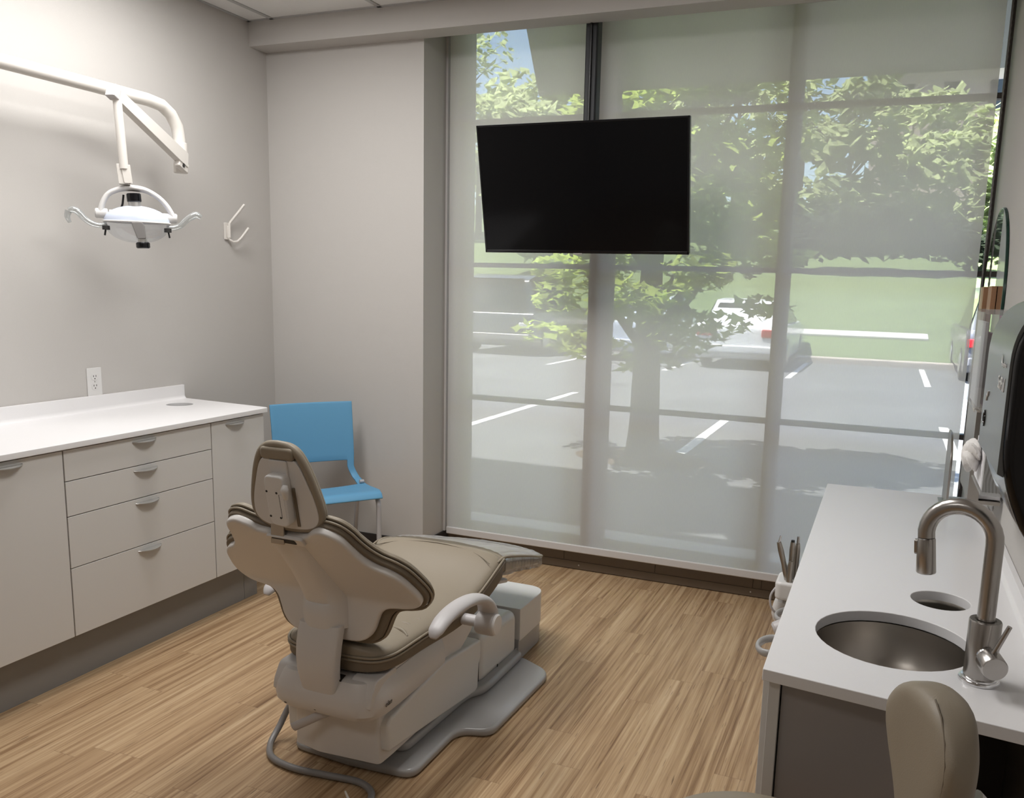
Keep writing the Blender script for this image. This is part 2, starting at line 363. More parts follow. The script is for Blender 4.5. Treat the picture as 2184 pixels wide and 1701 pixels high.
# ================================================================== ROOM SHELL
WL, WR, YC, YW, CZ = -3.2, 0.37, 3.86, 4.30, 2.80
struct(box('floor', WL-.1, WR+.1, -2.1, 4.20, -.06, 0, M['floor']))
struct(box('wall_left', WL-.12, WL, -2.1, YC+.02, 0, 3.0, M['wall']))
struct(box('wall_right', WR, WR+.12, -2.1, 4.28, 0, 3.1, M['wall']))
struct(box('wall_back', WL-.12, WR+.12, -2.22, -2.1, 0, 3.0, M['wall']))
bm = bmesh.new(); bbox(bm, WL-.12, -2.24, YC, 4.30, 0, 3.1); bbox(bm, -2.24, -2.2, 4.16, 4.30, 0, 3.1)
struct(finish(bm, 'wall_column', M['wall']))
bm = bmesh.new(); bbox(bm, WL, WR, 3.73, YC, 2.677, 3.1)
struct(finish(bm, 'trim_1', M['wall']))                                  # soffit box in front of the shade pocket
struct(box('wall_pocket', -2.24, WR, YC, 4.30, 2.93, 3.1, M['wall']))
# suspended ceiling: tiles with a T grid
bm = bmesh.new(); bbox(bm, WL, WR, -2.1, 3.73, CZ, CZ+.05)
ceil = struct(finish(bm, 'ceiling', M['ceiling']))
bm = bmesh.new()
for gx in (-3.046, -2.406, -1.766, -1.126, -.486, .154): bbox(bm, gx-.012, gx+.012, -2.1, 3.73, CZ-.004, CZ+.001)
for gy in (3.12, 1.84, .56, -.72): bbox(bm, WL, WR, gy-.012, gy+.012, CZ-.0035, CZ+.001)
bbox(bm, WL, WL+.018, -2.1, 3.73, CZ-.004, CZ+.001); bbox(bm, WL, WR, 3.713, 3.73, CZ-.004, CZ+.001)
struct(finish(bm, 'trim_2', M['grid']))
# baseboards
struct(box('baseboard_column', WL, -2.235, YC-.008, YC, 0, .125, M['baseboard'], bevel=.002))
struct(box('baseboard_return', -2.24, -2.232, YC-.006, 4.13, 0, .125, M['baseboard'], bevel=.002))
struct(box('trim_4', -2.24, -2.228, 4.086, 4.168, .125, 2.92, M['hem'], bevel=.001))  # pale strip coloured in for the daylight on the jamb reveal
struct(box('baseboard_left', WL, WL+.008, 3.20, YC-.008, 0, .125, M['baseboard'], bevel=.002))

# ------------------------------------------------------------------ window
win = bpy.data.objects.new('window_1', None); COL.objects.link(win); win.location = (-.93, 4.2, 0); win['kind'] = 'structure'
y0, y1 = 4.17, 4.28
bm = bmesh.new(); bbox(bm, -2.24, -2.163, y0, y1, .10, 2.93); bbox(bm, .355, .37, y0+.06, y1, .10, 2.93); bbox(bm, -2.24, .37, y0, y1, 2.86, 2.93); bbox(bm, -2.24, .37, y0, y1, .10, .15)
finish(bm, 'window_frame', M['frame_out'], win, bevel=.002)
for a, b in ((-1.445, -1.345), (-.520, -.462)):
    box('mullion', a, b, y0-.02, y1, .15, 2.86, M['frame_out'], win, bevel=.003)
for a, b in ((-2.163, -1.445), (-1.345, -.520), (-.462, .355)):
    for z in (.876, 1.603, 2.346): box('window_rail', a, b, 4.215, 4.262, z-.012, z+.012, M['frame_out'], win)
    for z0, z1 in ((.15, .864), (.888, 1.591), (1.615, 2.334), (2.358, 2.86)):
        box('window_pane', a, b, 4.235, 4.241, z0, z1, M['glass'], win)
# bronze sill section under the shade, two courses with screw heads
sill = struct(box('trim_3', -2.24, WR, 4.142, 4.30, 0, .10, M['bronze'], bevel=.002))
box('sill_board', -2.232, WR, 4.136, 4.1425, .004, .046, M['bronze'], sill, bevel=.001)
bm = bmesh.new()
for a, b in zip((-2.232, -1.525, -1.02, -.52, -.478, -.02), (-1.527, -1.022, -.522, -.48, -.022, WR)): bbox(bm, a, b, 4.136, 4.1425, .048, .10)
finish(bm, 'sill_board', M['bronze'], sill, bevel=.0008)
for x in (-1.44, -.53, .20):
    lathe('screw_head', [(0, 0), (.0045, 0), (.004, .002), (0, .0025)], axis_frame((x, 4.136, .026), (x, 4.1, .026)), M['handle'], sill, 12)

# ------------------------------------------------------------------ roller shade
sh = thing('roller_shade', (-.945, 4.08, .118), 'wide pale translucent roller shade covering the big window', 'window shade')
bm = bmesh.new(); vs = [bm.verts.new(p) for p in ((-2.212, 4.08, .15), (.322, 4.08, .15), (.322, 4.08, 2.86), (-2.212, 4.08, 2.86))]; bm.faces.new(vs)
finish(bm, 'shade_fabric', M['blind'], sh, smooth=False)
prism('hem_bar', rrect(4.072, 4.086, .115, .156, .006), -2.212, .322, FX(), M['hem'], sh, bevel=.001)
tube('roller', [(-2.22, 4.09, 2.88), (.33, 4.09, 2.88)], .03, M['hem'], sh, 20)
tag(tube('bead_chain', [(.345, 4.10, .66+i*.012) for i in range(0, 187)], [.0045 if i % 2 else .0030 for i in range(187)], M['hose'], sh, 6), 'grey bead pull chain')

# ------------------------------------------------------------------ television on a ceiling pole
tv = thing('television', (-1.32, 3.62, 1.65), 'flat black television tilted down, hung in front of the window', 'television')
TX0, TX1, yb, zb = -1.808, -.834, 3.70, 1.650
tilt = radians(12.0); H = .565
# find top so that it leans into the room
fr = frame((TX0, yb, zb), (1, 0, 0), (0, -sin(tilt), cos(tilt)))   # n = toward +y/up (away from viewer is +n?)
W = TX1-TX0
nf = (fr.to_3x3() @ Vector((0, 0, 1)))
sg = 1 if nf.y < 0 else -1      # sg*n points to the viewer
prism('tv_body', rrect(0, W, 0, H, .006), -.022*sg, .0, fr, M['black'], tv, bevel=.002)
prism('tv_back_cover', rrect(.15, W-.15, .06, H-.12, .02), -.06*sg, -.022*sg, fr, M['black'], tv, bevel=.006)
prism('screen', rrect(.009, W-.009, .014, H-.009, .003), 0, .0012*sg, fr, M['screen'], tv)
bm = bmesh.new()
for a, b, c, d in ((0, W, 0, .013), (0, W, H-.008, H), (0, .008, 0, H), (W-.008, W, 0, H)): bprism(bm, [(a, c), (b, c), (b, d), (a, d)], 0, .003*sg, fr)
finish(bm, 'bezel', M['gloss_black'], tv, bevel=.0008)
prism('logo_badge', rrect(W*.452, W*.497, -.006, .001, .002), -.008*sg, .004*sg, fr, M['handle'], tv, bevel=.0008)
mt = thing('television_mount', (-1.372, 3.90, 2.0), 'black ceiling pole and bracket carrying the television', 'tv mount')
prism('pole', rrect(-1.402, -1.342, 3.862, 3.932, .012), 1.86, 2.93, FZ(), mat('pole_black', (.010, .011, .014), .5), mt, bevel=.003)
tube('pole_groove', [(-1.372, 3.860, 1.95), (-1.372, 3.860, 2.92)], .007, M['black'], mt, 8)
box('bracket_arm', -1.40, -1.34, 3.74, 3.87, 1.90, 1.96, M['black'], mt, bevel=.004)
prism('mounting_plate', rrect(-1.50, -1.15, 1.80, 2.05, .01), 3.725, 3.742, FY(), M['black'], mt, bevel=.002)

# ------------------------------------------------------------------ left cabinet run
ZB, ZT = .192, .885
XF = -2.66
def cup_pull(yc, z, parent, wdt=.115, name='handle'):
    """half-moon lip pull"""
    bm = bmesh.new(); k = 14; top = []; bot = []
    for lay, dz in (('t', 0), ('b', -.004)):
        row = []
        for i in range(k+1):
            t = i/k; yy = yc + wdt*(t-.5); dd = .026*sin(pi*t)**.7
            row.append(bm.verts.new((XF+.001+dd, yy, z+dz*.7-.002*sin(pi*t))))
        (top if lay == 't' else bot).extend(row)
    tb = [bm.verts.new((XF+.001, yc+wdt*(i/k-.5), z+.0015)) for i in range(k+1)]
    bb = [bm.verts.new((XF+.001, yc+wdt*(i/k-.5), z-.004)) for i in range(k+1)]
    for i in range(k):
        for a, b in ((tb, top), (top, bot), (bot, bb), (bb, tb)):
            try: bm.faces.new((a[i], a[i+1], b[i+1], b[i]))
            except ValueError: pass
    bmesh.ops.remove_doubles(bm, verts=bm.verts[:], dist=.0004)
    return finish(bm, name, M['handle'], parent, angle=60)
units = [(1.05, 2.083, 'door', 'white base cabinet with a plain door, nearest along the left wall', 1.875),
         (2.085, 2.791, 'drawers', 'white base cabinet with four wide drawers on the left wall', None),
         (2.793, 3.125, 'door', 'narrow white base cabinet with a tall pull-out front beside the blue chair', 2.935)]
for a, b, kind, lab, hy in units:
    u = thing('base_cabinet', (-2.93, (a+b)/2, .16), lab, 'cabinet')
    bm = bmesh.new()
    if b > 3: bbox(bm, WL+.004, XF-.022, a+.002, b-.020, .19, .72); bbox(bm, WL+.004, XF-.022, b-.018, b-.002, .19, .886)
    else: bbox(bm, WL+.004, XF-.022, a+.002, b-.002, .19, .886)
    finish(bm, 'carcass', M['carcass'] if b < 3 else M['cab'], u)
    if kind == 'drawers':
        for z0, z1 in ((.192, .447), (.450, .639), (.642, .768), (.771, .882)):
            d = box('drawer', XF-.02, XF, a+.0015, b-.0015, z0, z1, M['cab'], u, bevel=.0012)
            cup_pull(2.438, z1-.017, d)
    else:
        d = box('door', XF-.02, XF, a+.0015, b-.0015, .192, .882, M['cab'], u, bevel=.0012)
        cup_pull(hy, .882-.017, d)
tk = thing('toe_kick', (-2.73, 2.1, 0), 'dark grey plinth running under the left base cabinets', 'toe kick')
box('plinth_board', -2.735, -2.722, 1.05, 3.028, .0, .189, M['toe'], tk, bevel=.001)
box('plinth_board', -2.735, -2.722, 3.030, 3.10, .0, .189, M['toe'], tk, bevel=.001)
box('plinth_board', WL+.01, -2.722, 3.10, 3.115, .0, .189, M['toe'], tk, bevel=.001)
# worktop with coved backsplash and a waste hole
wt = thing('worktop', (-2.92, 2.1, .89), 'long white solid-surface worktop on the left wall cabinets', 'countertop')
def slab_with_holes(name, outline, holes, z0, z1, m, parent, bevel=.002):
    """holes: (cx, cy, r). top and bottom faces cut by triangle fill"""
    bm = bmesh.new(); loops = [outline] + [[(cx+r*cos(2*pi*i/40), cy+r*sin(2*pi*i/40)) for i in range(40)] for cx, cy, r in holes]
    for z, flip in ((z0, True), (z1, False)):
        es = []
        for lp in loops:
            vs = [bm.verts.new((p[0], p[1], z)) for p in lp]
            for i in range(len(vs)): es.append(bm.edges.new((vs[i], vs[(i+1) % len(vs)])))
        bmesh.ops.triangle_fill(bm, use_beauty=True, use_dissolve=False, edges=es, normal=(0, 0, 1))
    bm.verts.ensure_lookup_table(); nv = sum(len(l) for l in loops); base = 0; V_ = list(bm.verts)
    for lp in loops:
        k = len(lp)
        for i in range(k):
            j = (i+1) % k; bm.faces.new((V_[base+i], V_[base+j], V_[nv+base+j], V_[nv+base+i]))
        base += k
    return finish(bm, name, m, parent, bevel=bevel, seg=2)
slab_with_holes('worktop_slab', [(-3.185, 1.03), (-2.645, 1.03), (-2.645, 3.135), (-2.66, 3.143), (-3.185, 3.182)], [(-3.045, 3.005, .058)], .888, .910, M['counter'], wt)
bs = [(WL+.001, .888), (WL+.001, .976), (-3.184, .976)] + [(-3.184+.018*(1-cos(t*pi/2/5)), .909+.018*(1-sin(t*pi/2/5))) for t in range(6)] + [(-3.166, .888)]
prism('backsplash', bs, 1.03, 3.178, Matrix(((1, 0, 0, 0), (0, 0, 1, 0), (0, 1, 0, 0), (0, 0, 0, 1))), M['counter'], wt, bevel=.0012)
#lathe('waste_ring', [(.058, -.02), (.058, 0.), (.062, .001), (.066, .0), (.066, -.001)], Matrix.Translation((-3.045, 3.005, .911)), M['cover'], wt, 40)
lathe('waste_liner', [(.0575, .889), (.0575, .735), (0, .735)], Matrix.Translation((-3.045, 3.005, 0)), M['black'], wt, 32)

def outlet(name, face, y, z, label, w=.073, h=.122):
    """duplex outlet on an x=const wall; face=+1 looks to +x"""
    x = WL if face > 0 else WR
    t = thing(name, (x, y, z-h/2), label, 'outlet')
    fr = Matrix(((0, 0, face, x), (1, 0, 0, y), (0, 1, 0, z), (0, 0, 0, 1)))
    prism('cover_plate', rrect(-w/2, w/2, -h/2, h/2, .003), 0, .0055, fr, M['white'], t, bevel=.0022)
    for s in (-1, 1):
        r = prism('receptacle', rrect(-.0165, .0165, s*.0205-.014, s*.0205+.014, .010), .0052, .0072, fr, M['white'], t, bevel=.0006)
        bm = bmesh.new()
        for dx in (-.0065, .0065): bprism(bm, [(dx-.0013, s*.0205), (dx+.0013, s*.0205), (dx+.0013, s*.0205+.008), (dx-.0013, s*.0205+.008)], .0070, .0075, fr)
        bprism(bm, [(.0028*cos(q*pi/4), s*.0205-.0075+.0028*sin(q*pi/4)) for q in range(8)], .0070, .0075, fr)
        finish(bm, 'slots', M['dark_slot'], r, smooth=False)
    lathe('screw', [(0, .0055), (.0028, .0055), (.0025, .007), (0, .0073)], fr, M['handle'], t, 10)
    return t
outlet('wall_outlet', 1, 2.681, 1.036, 'white duplex outlet on the left wall above the backsplash')
outlet('wall_outlet', -1, 3.135, .865, 'white outlet plate low on the right wall behind the faucet')

# coat hook on the left wall
hk = thing('coat_hook', (WL, 3.55, 1.68), 'pale metal double coat hook on the left wall', 'coat hook')
prism('hook_plate', rrect(3.500, 3.528, 1.690, 1.775, .004), WL+.0005, WL+.010, FX(), M['lightarm'], hk, bevel=.002)
tube('hook_strap', [(WL+.020, 3.520, 1.700), (WL+.020, 3.520, 1.730), (WL+.020, 3.521, 1.768), (WL+.022, 3.524, 1.776), (WL+.062, 3.584, 1.868), (WL+.063, 3.586, 1.871)], .0065, M['lightarm'], hk, 8)
tube('hook_strap', [(WL+.013, 3.517, 1.760), (WL+.013, 3.517, 1.705), (WL+.018, 3.522, 1.690), (WL+.026, 3.538, 1.680), (WL+.036, 3.556, 1.683), (WL+.046, 3.572, 1.700), (WL+.066, 3.606, 1.752), (WL+.067, 3.608, 1.755)], .0065, M['lightarm'], hk, 8)
# ================================================================== DENTAL CHAIR
CX0 = -1.455
dc = thing('dental_chair', (CX0, 2.45, 0), 'reclined taupe and white dental chair standing in the middle of the wooden floor', 'dental chair')
def mir(R, x0=CX0):      # right-half outline -> full closed outline
    return list(R) + [(2*x0-p[0], p[1]) for p in reversed(R)]
# grey cast base plate
R = rpoly([(CX0+.0, 2.045), (-1.228, 2.060), (-1.228, 2.355), (-1.118, 2.385), (-1.105, 2.885), (-1.245, 2.955), (CX0, 2.975)], [0, .05, .05, .045, .06, .02, 0], 6)
pl = R + [(2*CX0-p[0], p[1]) for p in reversed(R[1:-1])]
bpf = prism('base_plate', pl, .0, .030, FZ(), M['basegrey'], dc, bevel=.012, seg=4)
R = rpoly([(CX0+.0, 2.13), (-1.30, 2.14), (-1.285, 2.55), (-1.245, 2.60), (-1.245, 2.945), (CX0, 2.96)], [0, .04, .06, .06, .03, 0], 5)
prism('base_rib', R + [(2*CX0-p[0], p[1]) for p in reversed(R[1:-1])], .028, .062, FZ(), M['basegrey'], dc, bevel=.014, seg=4)
# lift covers
def hood(name, half, prof, m, parent, bevel, seg=5):
    return prism(name, prof, CX0-half, CX0+half, FX(), m, parent, bevel=bevel, seg=seg)
hood('lift_arm_cover', .183, [(1.998, .118), (2.30, .082), (2.592, .046), (2.600, .150), (2.612, .165), (2.612, .236), (2.35, .262), (2.01, .224), (1.992, .202)], M['cover'], dc, .022)
hood('middle_cover', .176, [(2.62, .048), (2.955, .040), (2.955, .226), (2.62, .240)], M['cover'], dc, .034)
hood('middle_cover_seam', .166, [(2.600, .06), (2.63, .06), (2.63, .225), (2.600, .225)], M['dark_slot'], dc, 0)
box('plinth_side', CX0-.174, CX0+.174, 2.60, 2.965, .03, .06, M['basegrey'], dc, bevel=.004)
pf = rpoly([(CX0-.183, 2.965), (CX0+.183, 2.965), (CX0+.183, 3.245), (CX0-.183, 3.245)], [.004, .004, .085, .085], 7)
prism('front_cover', pf, .087, .222, FZ(), M['cover'], dc, bevel=.040, seg=5)
prism('front_skirt', rpoly([(CX0-.180, 2.962), (CX0+.180, 2.962), (CX0+.180, 3.242), (CX0-.180, 3.242)], [.004, .004, .085, .085], 7), .002, .094, FZ(), M['basegrey'], dc, bevel=.003)
box('cover_slot', CX0+.1762, CX0+.1775, 2.765, 2.771, .052, .072, M['dark_slot'], dc)
# rear box
rb = [(CX0-.155, 2.03), (CX0-.150, 1.99), (CX0-.05, 1.972), (CX0+.150, 1.985), (CX0+.158, 1.995), (CX0+.160, 2.05)]
prism('rear_cover', rpoly(rb + [(CX0+.16, 2.25), (CX0-.155, 2.25)], .012, 3), .078, .262, FZ(), M['beige'], dc, bevel=.004)
# lift housing under the seat
ho = rpoly([(-.190, 1.955), (-.150, 1.898), (.150, 1.898), (.190, 1.955), (.190, 2.06), (.185, 2.36), (-.185, 2.36), (-.190, 2.06)], [.05, .05, .05, .05, .02, .03, .03, .02], 6)
bm = bmesh.new(); rings = []
for z, off, top in ((.238, -.034, 0), (.244, -.016, 0), (.262, -.003, 0), (.285, 0, 0), (.305, -.004, 0), (.312, -.010, 0), (.345, -.040, 1), (.353, -.050, 1), (.355, -.062, 1)):
    row = []
    for q in ho:
        x, y = q[0], q[1]; k_ = 1 if y < 2.10 else 0
        side = min(1, abs(x)/.15)
        o_ = off
        if z > .31 and abs(x) > .085: o_ = off*.55            # shoulders stand prouder than the centre ramp
        row.append((CX0 + x*(1+o_/.19*.75), y-o_*k_, z))
    rings.append(row)
bloft(bm, rings); finish(bm, 'lift_housing', M['strap'], dc, angle=30)
for s in (-1, 1):
    xa_, xb_ = sorted((CX0+s*.088, CX0+s*.172))
    prism('housing_shoulder', rpoly([(1.915, .285), (1.922, .318), (1.950, .362), (2.06, .366), (2.06, .285)], .012, 4), xa_, xb_, FX(), M['strap'], dc, bevel=.009, seg=3)
prism('slot', [(CX0-.068, 1.925), (CX0+.068, 1.925), (CX0+.06, 1.96), (CX0-.06, 1.96)], .30, .3565, FZ(), M['dark_slot'], dc)
prism('housing_side_panel', rpoly([(2.05, .350), (2.08, .21), (2.45, .23), (2.565, .288), (2.62, .42), (2.05, .42)], .012, 3), CX0-.167, CX0+.167, FX(), M['beige'], dc, bevel=.008, seg=3)
text('model_script', 'elan', .022, Matrix(((0, 0, 1, CX0+.1905), (1, 0, 0, 1.985), (0, 1, 0, .285), (0, 0, 0, 1))), M['print_dark'], dc, shear=.35)
for x in (CX0-.115, CX0-.01): lathe('housing_screw', [(0, 0), (.006, 0), (.005, .002), (0, .0025)], axis_frame((x, 1.905, .262), (x, 1.8, .262)), M['dark_slot'], dc, 10)
# release lever
tube('release_lever', [(CX0+.015, 1.955, .236), (CX0-.010, 1.935, .228), (CX0-.055, 1.920, .203), (CX0-.095, 1.912, .180)], .009, M['arm'], dc, 10, smooth_k=3, ell=1.6)

# ---- seat cushion
def cushion(name, sts, n, m, parent, k=36, sub=1, crown=0.0):
    bm = bmesh.new(); rings = []
    for y, hw, zt, th in sts:
        r = sring((CX0, y, zt-th/2), (1, 0, 0), (0, 0, 1), hw, th/2, n, k)
        if crown:
            for p in r:
                if p.z > zt-th/2: p.z += crown*(1-min(1, abs(p.x-CX0)/max(hw, .01))**2)
        rings.append(r)
    bloft(bm, rings); return finish(bm, name, m, parent, angle=80, subsurf=sub)
PIP = [(1.963, .060, .413), (1.966, .10, .413), (1.975, .140, .414), (1.992, .166, .416), (2.02, .183, .418), (2.06, .191, .420), (2.11, .195, .422), (2.20, .205, .427), (2.28, .219, .432), (2.36, .231, .441), (2.45, .243, .464), (2.52, .252, .496), (2.58, .258, .526), (2.625, .256, .538), (2.645, .250, .534)]   # (y, half width, height of the piping)
def th_(y): return lerp_tab([(1.96, .072), (2.2, .080), (2.4, .090), (2.58, .105), (2.66, .09)], y)
seat = [(y, h, z+.028, th_(y)) for y, h, z in PIP]
cushion('seat_cushion', seat, 4.2, M['leather'], dc, crown=.008)
def edge_line(dz, grow=.003):
    L = [(CX0-h-grow, y, z+dz) for y, h, z in PIP]; Rr = [(CX0+h+grow, y, z+dz) for y, h, z in PIP]
    return Rr[::-1] + [(CX0, 1.960, .413+dz)] + L
for dz in (.003, -.008): tube('seat_piping', edge_line(dz), .0040, M['leather'], dc, 8, smooth_k=3)
cushion('seat_side_band', [(y, h+.0035, z-.006, max(.03, th_(y)-.034)) for y, h, z in PIP], 7, M['leather_dk'], dc)
tube('seat_seam', [(CX0-.245, 2.56, .541), (CX0-.15, 2.60, .561), (CX0, 2.615, .571), (CX0+.15, 2.60, .561), (CX0+.235, 2.56, .543)], .0014, M['leather_dk'], dc, 6, smooth_k=4)
# short puckers in the cover near the armrest
for i, (x, y, dx, dy) in enumerate(((.150, 2.13, .045, -.02), (.140, 2.17, .05, .0), (.155, 2.21, .035, .018))):
    tube('seat_fold', [(CX0+x-dx, y, .452), (CX0+x, y+dy*.3, .4495), (CX0+x+.028, y+dy, .441)], [.003, .0085, .003], M['leather'], dc, 12, smooth_k=4)
# ---- leg rest with plastic sleeve
leg = [(2.600, .244, .548, .07), (2.64, .248, .556, .085), (2.70, .248, .544, .080), (2.80, .247, .516, .068), (2.90, .246, .486, .060), (2.99, .243, .457, .052), (3.04, .236, .444, .045), (3.065, .215, .436, .035), (3.075, .17, .431, .02)]
cushion('leg_rest_cushion', leg, 5, M['leather'], dc, crown=.010)
tube('leg_rest_piping', [(CX0+h+.003, y, z-.012) for y, h, z, t in leg] + [(CX0, 3.082, .428)] + [(CX0-h-.003, y, z-.012) for y, h, z, t in reversed(leg)], .005, M['leather'], dc, 8, smooth_k=3)
prism('leg_rest_board', rpoly([(CX0-.19, 2.60), (CX0+.19, 2.60), (CX0+.17, 2.98), (CX0-.17, 2.98)], .04, 5), .0, .014, Matrix.Translation((0, 0, .425)) @ Matrix.Rotation(-.20, 4, 'X') @ Matrix.Translation((0, 0, .51)) if False else frame((0, 0, .435+.26*2.60), (1, 0, 0), (0, 1, -.26)), M['beige'], dc, bevel=.004)
# pleated clear sleeve over the toe end
bm = bmesh.new(); rings = []; K = 120; NS = 34
for i in range(NS+1):
    y = 2.66 + (3.085-2.66)*i/NS
    hw = lerp_tab([(a, b) for a, b, c, d in leg], y); zt = lerp_tab([(a, c) for a, b, c, d in leg], y); th = lerp_tab([(a, d) for a, b, c, d in leg], y)
    r = sring((CX0, y, zt-th/2), (1, 0, 0), (0, 0, 1), hw+.007, th/2+.007, 4, K)
    for j, p in enumerate(r):
        side = abs(p.x-CX0)/max(hw, .01)
        top = p.z > zt-th/2
        if side > .9 or not top: p.x += .0035*sin(y*2*pi/.022)*math.copysign(1, p.x-CX0); p.z += (-.012 if not top else 0)*(.5+.5*sin(y*2*pi/.022))
        elif top: p.z += .010*(1-side*side) + .0016*sin((p.x-CX0)*95+sin(y*21)*1.6)*sin(pi*i/NS) + .0012*sin((p.x-CX0)*210+y*14)
    rings.append(r)
bloft(bm, rings, cap=False)
tag(finish(bm, 'plastic_sleeve', clear('sleeve_plastic', (.97, .97, .97), fres=False, gloss=.34, rough=.11, haze=.18, hazecol=(.85, .85, .85)), dc, angle=80), 'clear pleated plastic sleeve')

# ---- backrest: everything laid out on one reclined plane
O = Vector((CX0, 1.75, .865)); T = Vector((0, .650, -.760)).normalized(); FB = frame(O, (-1, 0, 0), T)   # u=-x so that n = u x v
nB = FB.to_3x3() @ Vector((0, 0, 1))
SB = 1 if nB.y > 0 else -1          # SB*n = patient side
Rsh = [(0, .040), (.055, .036), (.081, .031), (.105, .012), (.132, 0), (.156, .006), (.178, .021), (.191, .044), (.200, .079), (.214, .120), (.238, .152), (.271, .174), (.297, .205), (.313, .250), (.321, .290), (.316, .322), (.294, .342), (.262, .351), (.234, .354), (.202, .361), (.180, .378), (.168, .406), (.159, .431), (.142, .455), (.118, .470), (.085, .476), (0, .478)]
sm = [tuple(p) for p in smooth_pts([Vector((a, b, 0)) for a, b in Rsh], 3, closed=False)]
def full(half): return [(p[0], p[1]) for p in half] + [(-p[0], p[1]) for p in reversed(half[1:-1])]
# profile of the back: straight and reclined, then turning down to the vertical at the waist
_ang0 = math.atan2(.760, .650); _S = []; _y, _z = 1.75 - .65*.1, .865 + .76*.1; _st = .002
for i in range(500):
    s_ = -.1 + i*_st; t_ = min(1, max(0, (s_-.305)/.065)); t_ = t_*t_*(3-2*t_); an = _ang0 + (radians(91)-_ang0)*t_
    _S.append((_y, _z, an)); _y += cos(an)*_st; _z -= sin(an)*_st
def BM(w_, s_, n_):
    i = max(0, min(498, (s_+.1)/_st)); k_ = int(i); f_ = i-k_; a_, b_ = _S[k_], _S[k_+1]
    y_ = a_[0]+(b_[0]-a_[0])*f_; z_ = a_[1]+(b_[1]-a_[1])*f_; an = a_[2]+(b_[2]-a_[2])*f_
    nn_ = n_ + .10*w_*w_
    return Vector((CX0+w_, y_ + sin(an)*nn_, z_ + cos(an)*nn_))
def bent(name, outline, n0, n1, m, bevel, seg=3):
    bm = bmesh.new(); bprism(bm, outline, n0, n1, Matrix.Identity(4)); bmesh.ops.recalc_face_normals(bm, faces=bm.faces[:])
    es = [e for e in bm.edges if len(e.link_faces) == 2 and e.calc_face_angle(0) > radians(32)]
    bmesh.ops.bevel(bm, geom=es, offset=bevel, segments=seg, profile=.5, affect='EDGES', clamp_overlap=True)
    bmesh.ops.triangulate(bm, faces=[f for f in bm.faces if len(f.verts) > 4])
    for c_ in (.10, .20, .28, .30, .315, .325, .335, .345, .355, .365, .38, .42):
        bmesh.ops.bisect_plane(bm, geom=bm.verts[:]+bm.edges[:]+bm.faces[:], plane_co=(0, c_, 0), plane_no=(0, 1, 0))
    for c_ in (-.24, -.16, -.08, 0, .08, .16, .24):
        bmesh.ops.bisect_plane(bm, geom=bm.verts[:]+bm.edges[:]+bm.faces[:], plane_co=(c_, 0, 0), plane_no=(1, 0, 0))
    for v in bm.verts: v.co = BM(*v.co)
    return finish(bm, name, m, dc, angle=60)
bent('back_shell', full(sm), -.016, .008, M['beige'], .0075, 4)
def grow(out, d):
    n = len(out); res = []
    ar = sum(out[i][0]*out[(i+1) % n][1]-out[(i+1) % n][0]*out[i][1] for i in range(n)); s = 1 if ar > 0 else -1
    for i in range(n):
        a = Vector(out[i-1]); b = Vector(out[(i+1) % n]); t = (b-a)
        if t.length < 1e-9: res.append(out[i]); continue
        t.normalize(); res.append((out[i][0]+t.y*d*s, out[i][1]-t.x*d*s))
    return res
def cush_half(g):
    pts = [(0, .030), (.055, .026), (.085, .018), (.108, .008), (.135, -.004), (.162, .001), (.184, .016), (.200, .043), (.210, .078), (.226, .113), (.250, .142), (.283, .165), (.309, .198), (.325, .245), (.334, .290), (.330, .326), (.305, .352), (.268, .362), (.240, .366), (.219, .374), (.204, .390), (.194, .412), (.184, .438), (.168, .464), (.135, .482), (.085, .488), (0, .490)]
    sm = [tuple(p) for p in smooth_pts([Vector((a, b, 0)) for a, b in pts], 3, closed=False)]
    return grow(full(sm), g)
bent('back_cushion_side', cush_half(-.003), .004, .030, M['leather_dk'], .004, 2)
bent('back_cushion', cush_half(-.002), .028, .046, M['leather'], .008, 3)
for n_, g_ in ((.021, .001), (.032, .001)):
    tube('back_piping', [BM(p[0], p[1], n_) for p in cush_half(g_)], .0036, M['leather'], dc, 8, closed=True)
# spine fairing standing slightly out of the shell and running down to the support strap
bm = bmesh.new(); rings = []
for s_, hw, pr in ((.050, .056, .000), (.09, .060, .008), (.15, .061, .014), (.21, .063, .021), (.27, .067, .032), (.32, .071, .045), (.36, .074, .052), (.40, .076, .050), (.435, .077, .046)):
    ring = []
    for k_ in range(21):
        uu = -1+2*k_/20; ring.append(BM(hw*uu, s_, -.015-pr*(1-abs(uu)**4)))
    ring += [BM(hw*1.04, s_, -.004), BM(-hw*1.04, s_, -.004)]
    rings.append(ring)
bloft(bm, rings); finish(bm, 'spine_fairing', M['beige'], dc, angle=50)
# support strap
bm = bmesh.new(); rings = []
for y, z, hw in ((1.916, .520, .070), (1.908, .500, .071), (1.898, .46, .070), (1.893, .42, .068), (1.893, .38, .065), (1.900, .345, .061), (1.910, .31, .058)):
    rings.append(sring((CX0, y+.018, z), (1, 0, 0), (0, 1, 0), hw, .022, 6, 24))
bloft(bm, rings); finish(bm, 'support_strap', M['strap'], dc, angle=60)
# headrest slot plate on top of the shell
prism('slot_surround', rrect(-.072, .045, .034, .064, .006), -.024*SB, -.012*SB, FB, M['beige'], dc, bevel=.003)
prism('bracket_slot', rrect(-.048, .026, .038, .056, .003), -.0255*SB, -.0235*SB, FB, M['dark_slot'], dc)
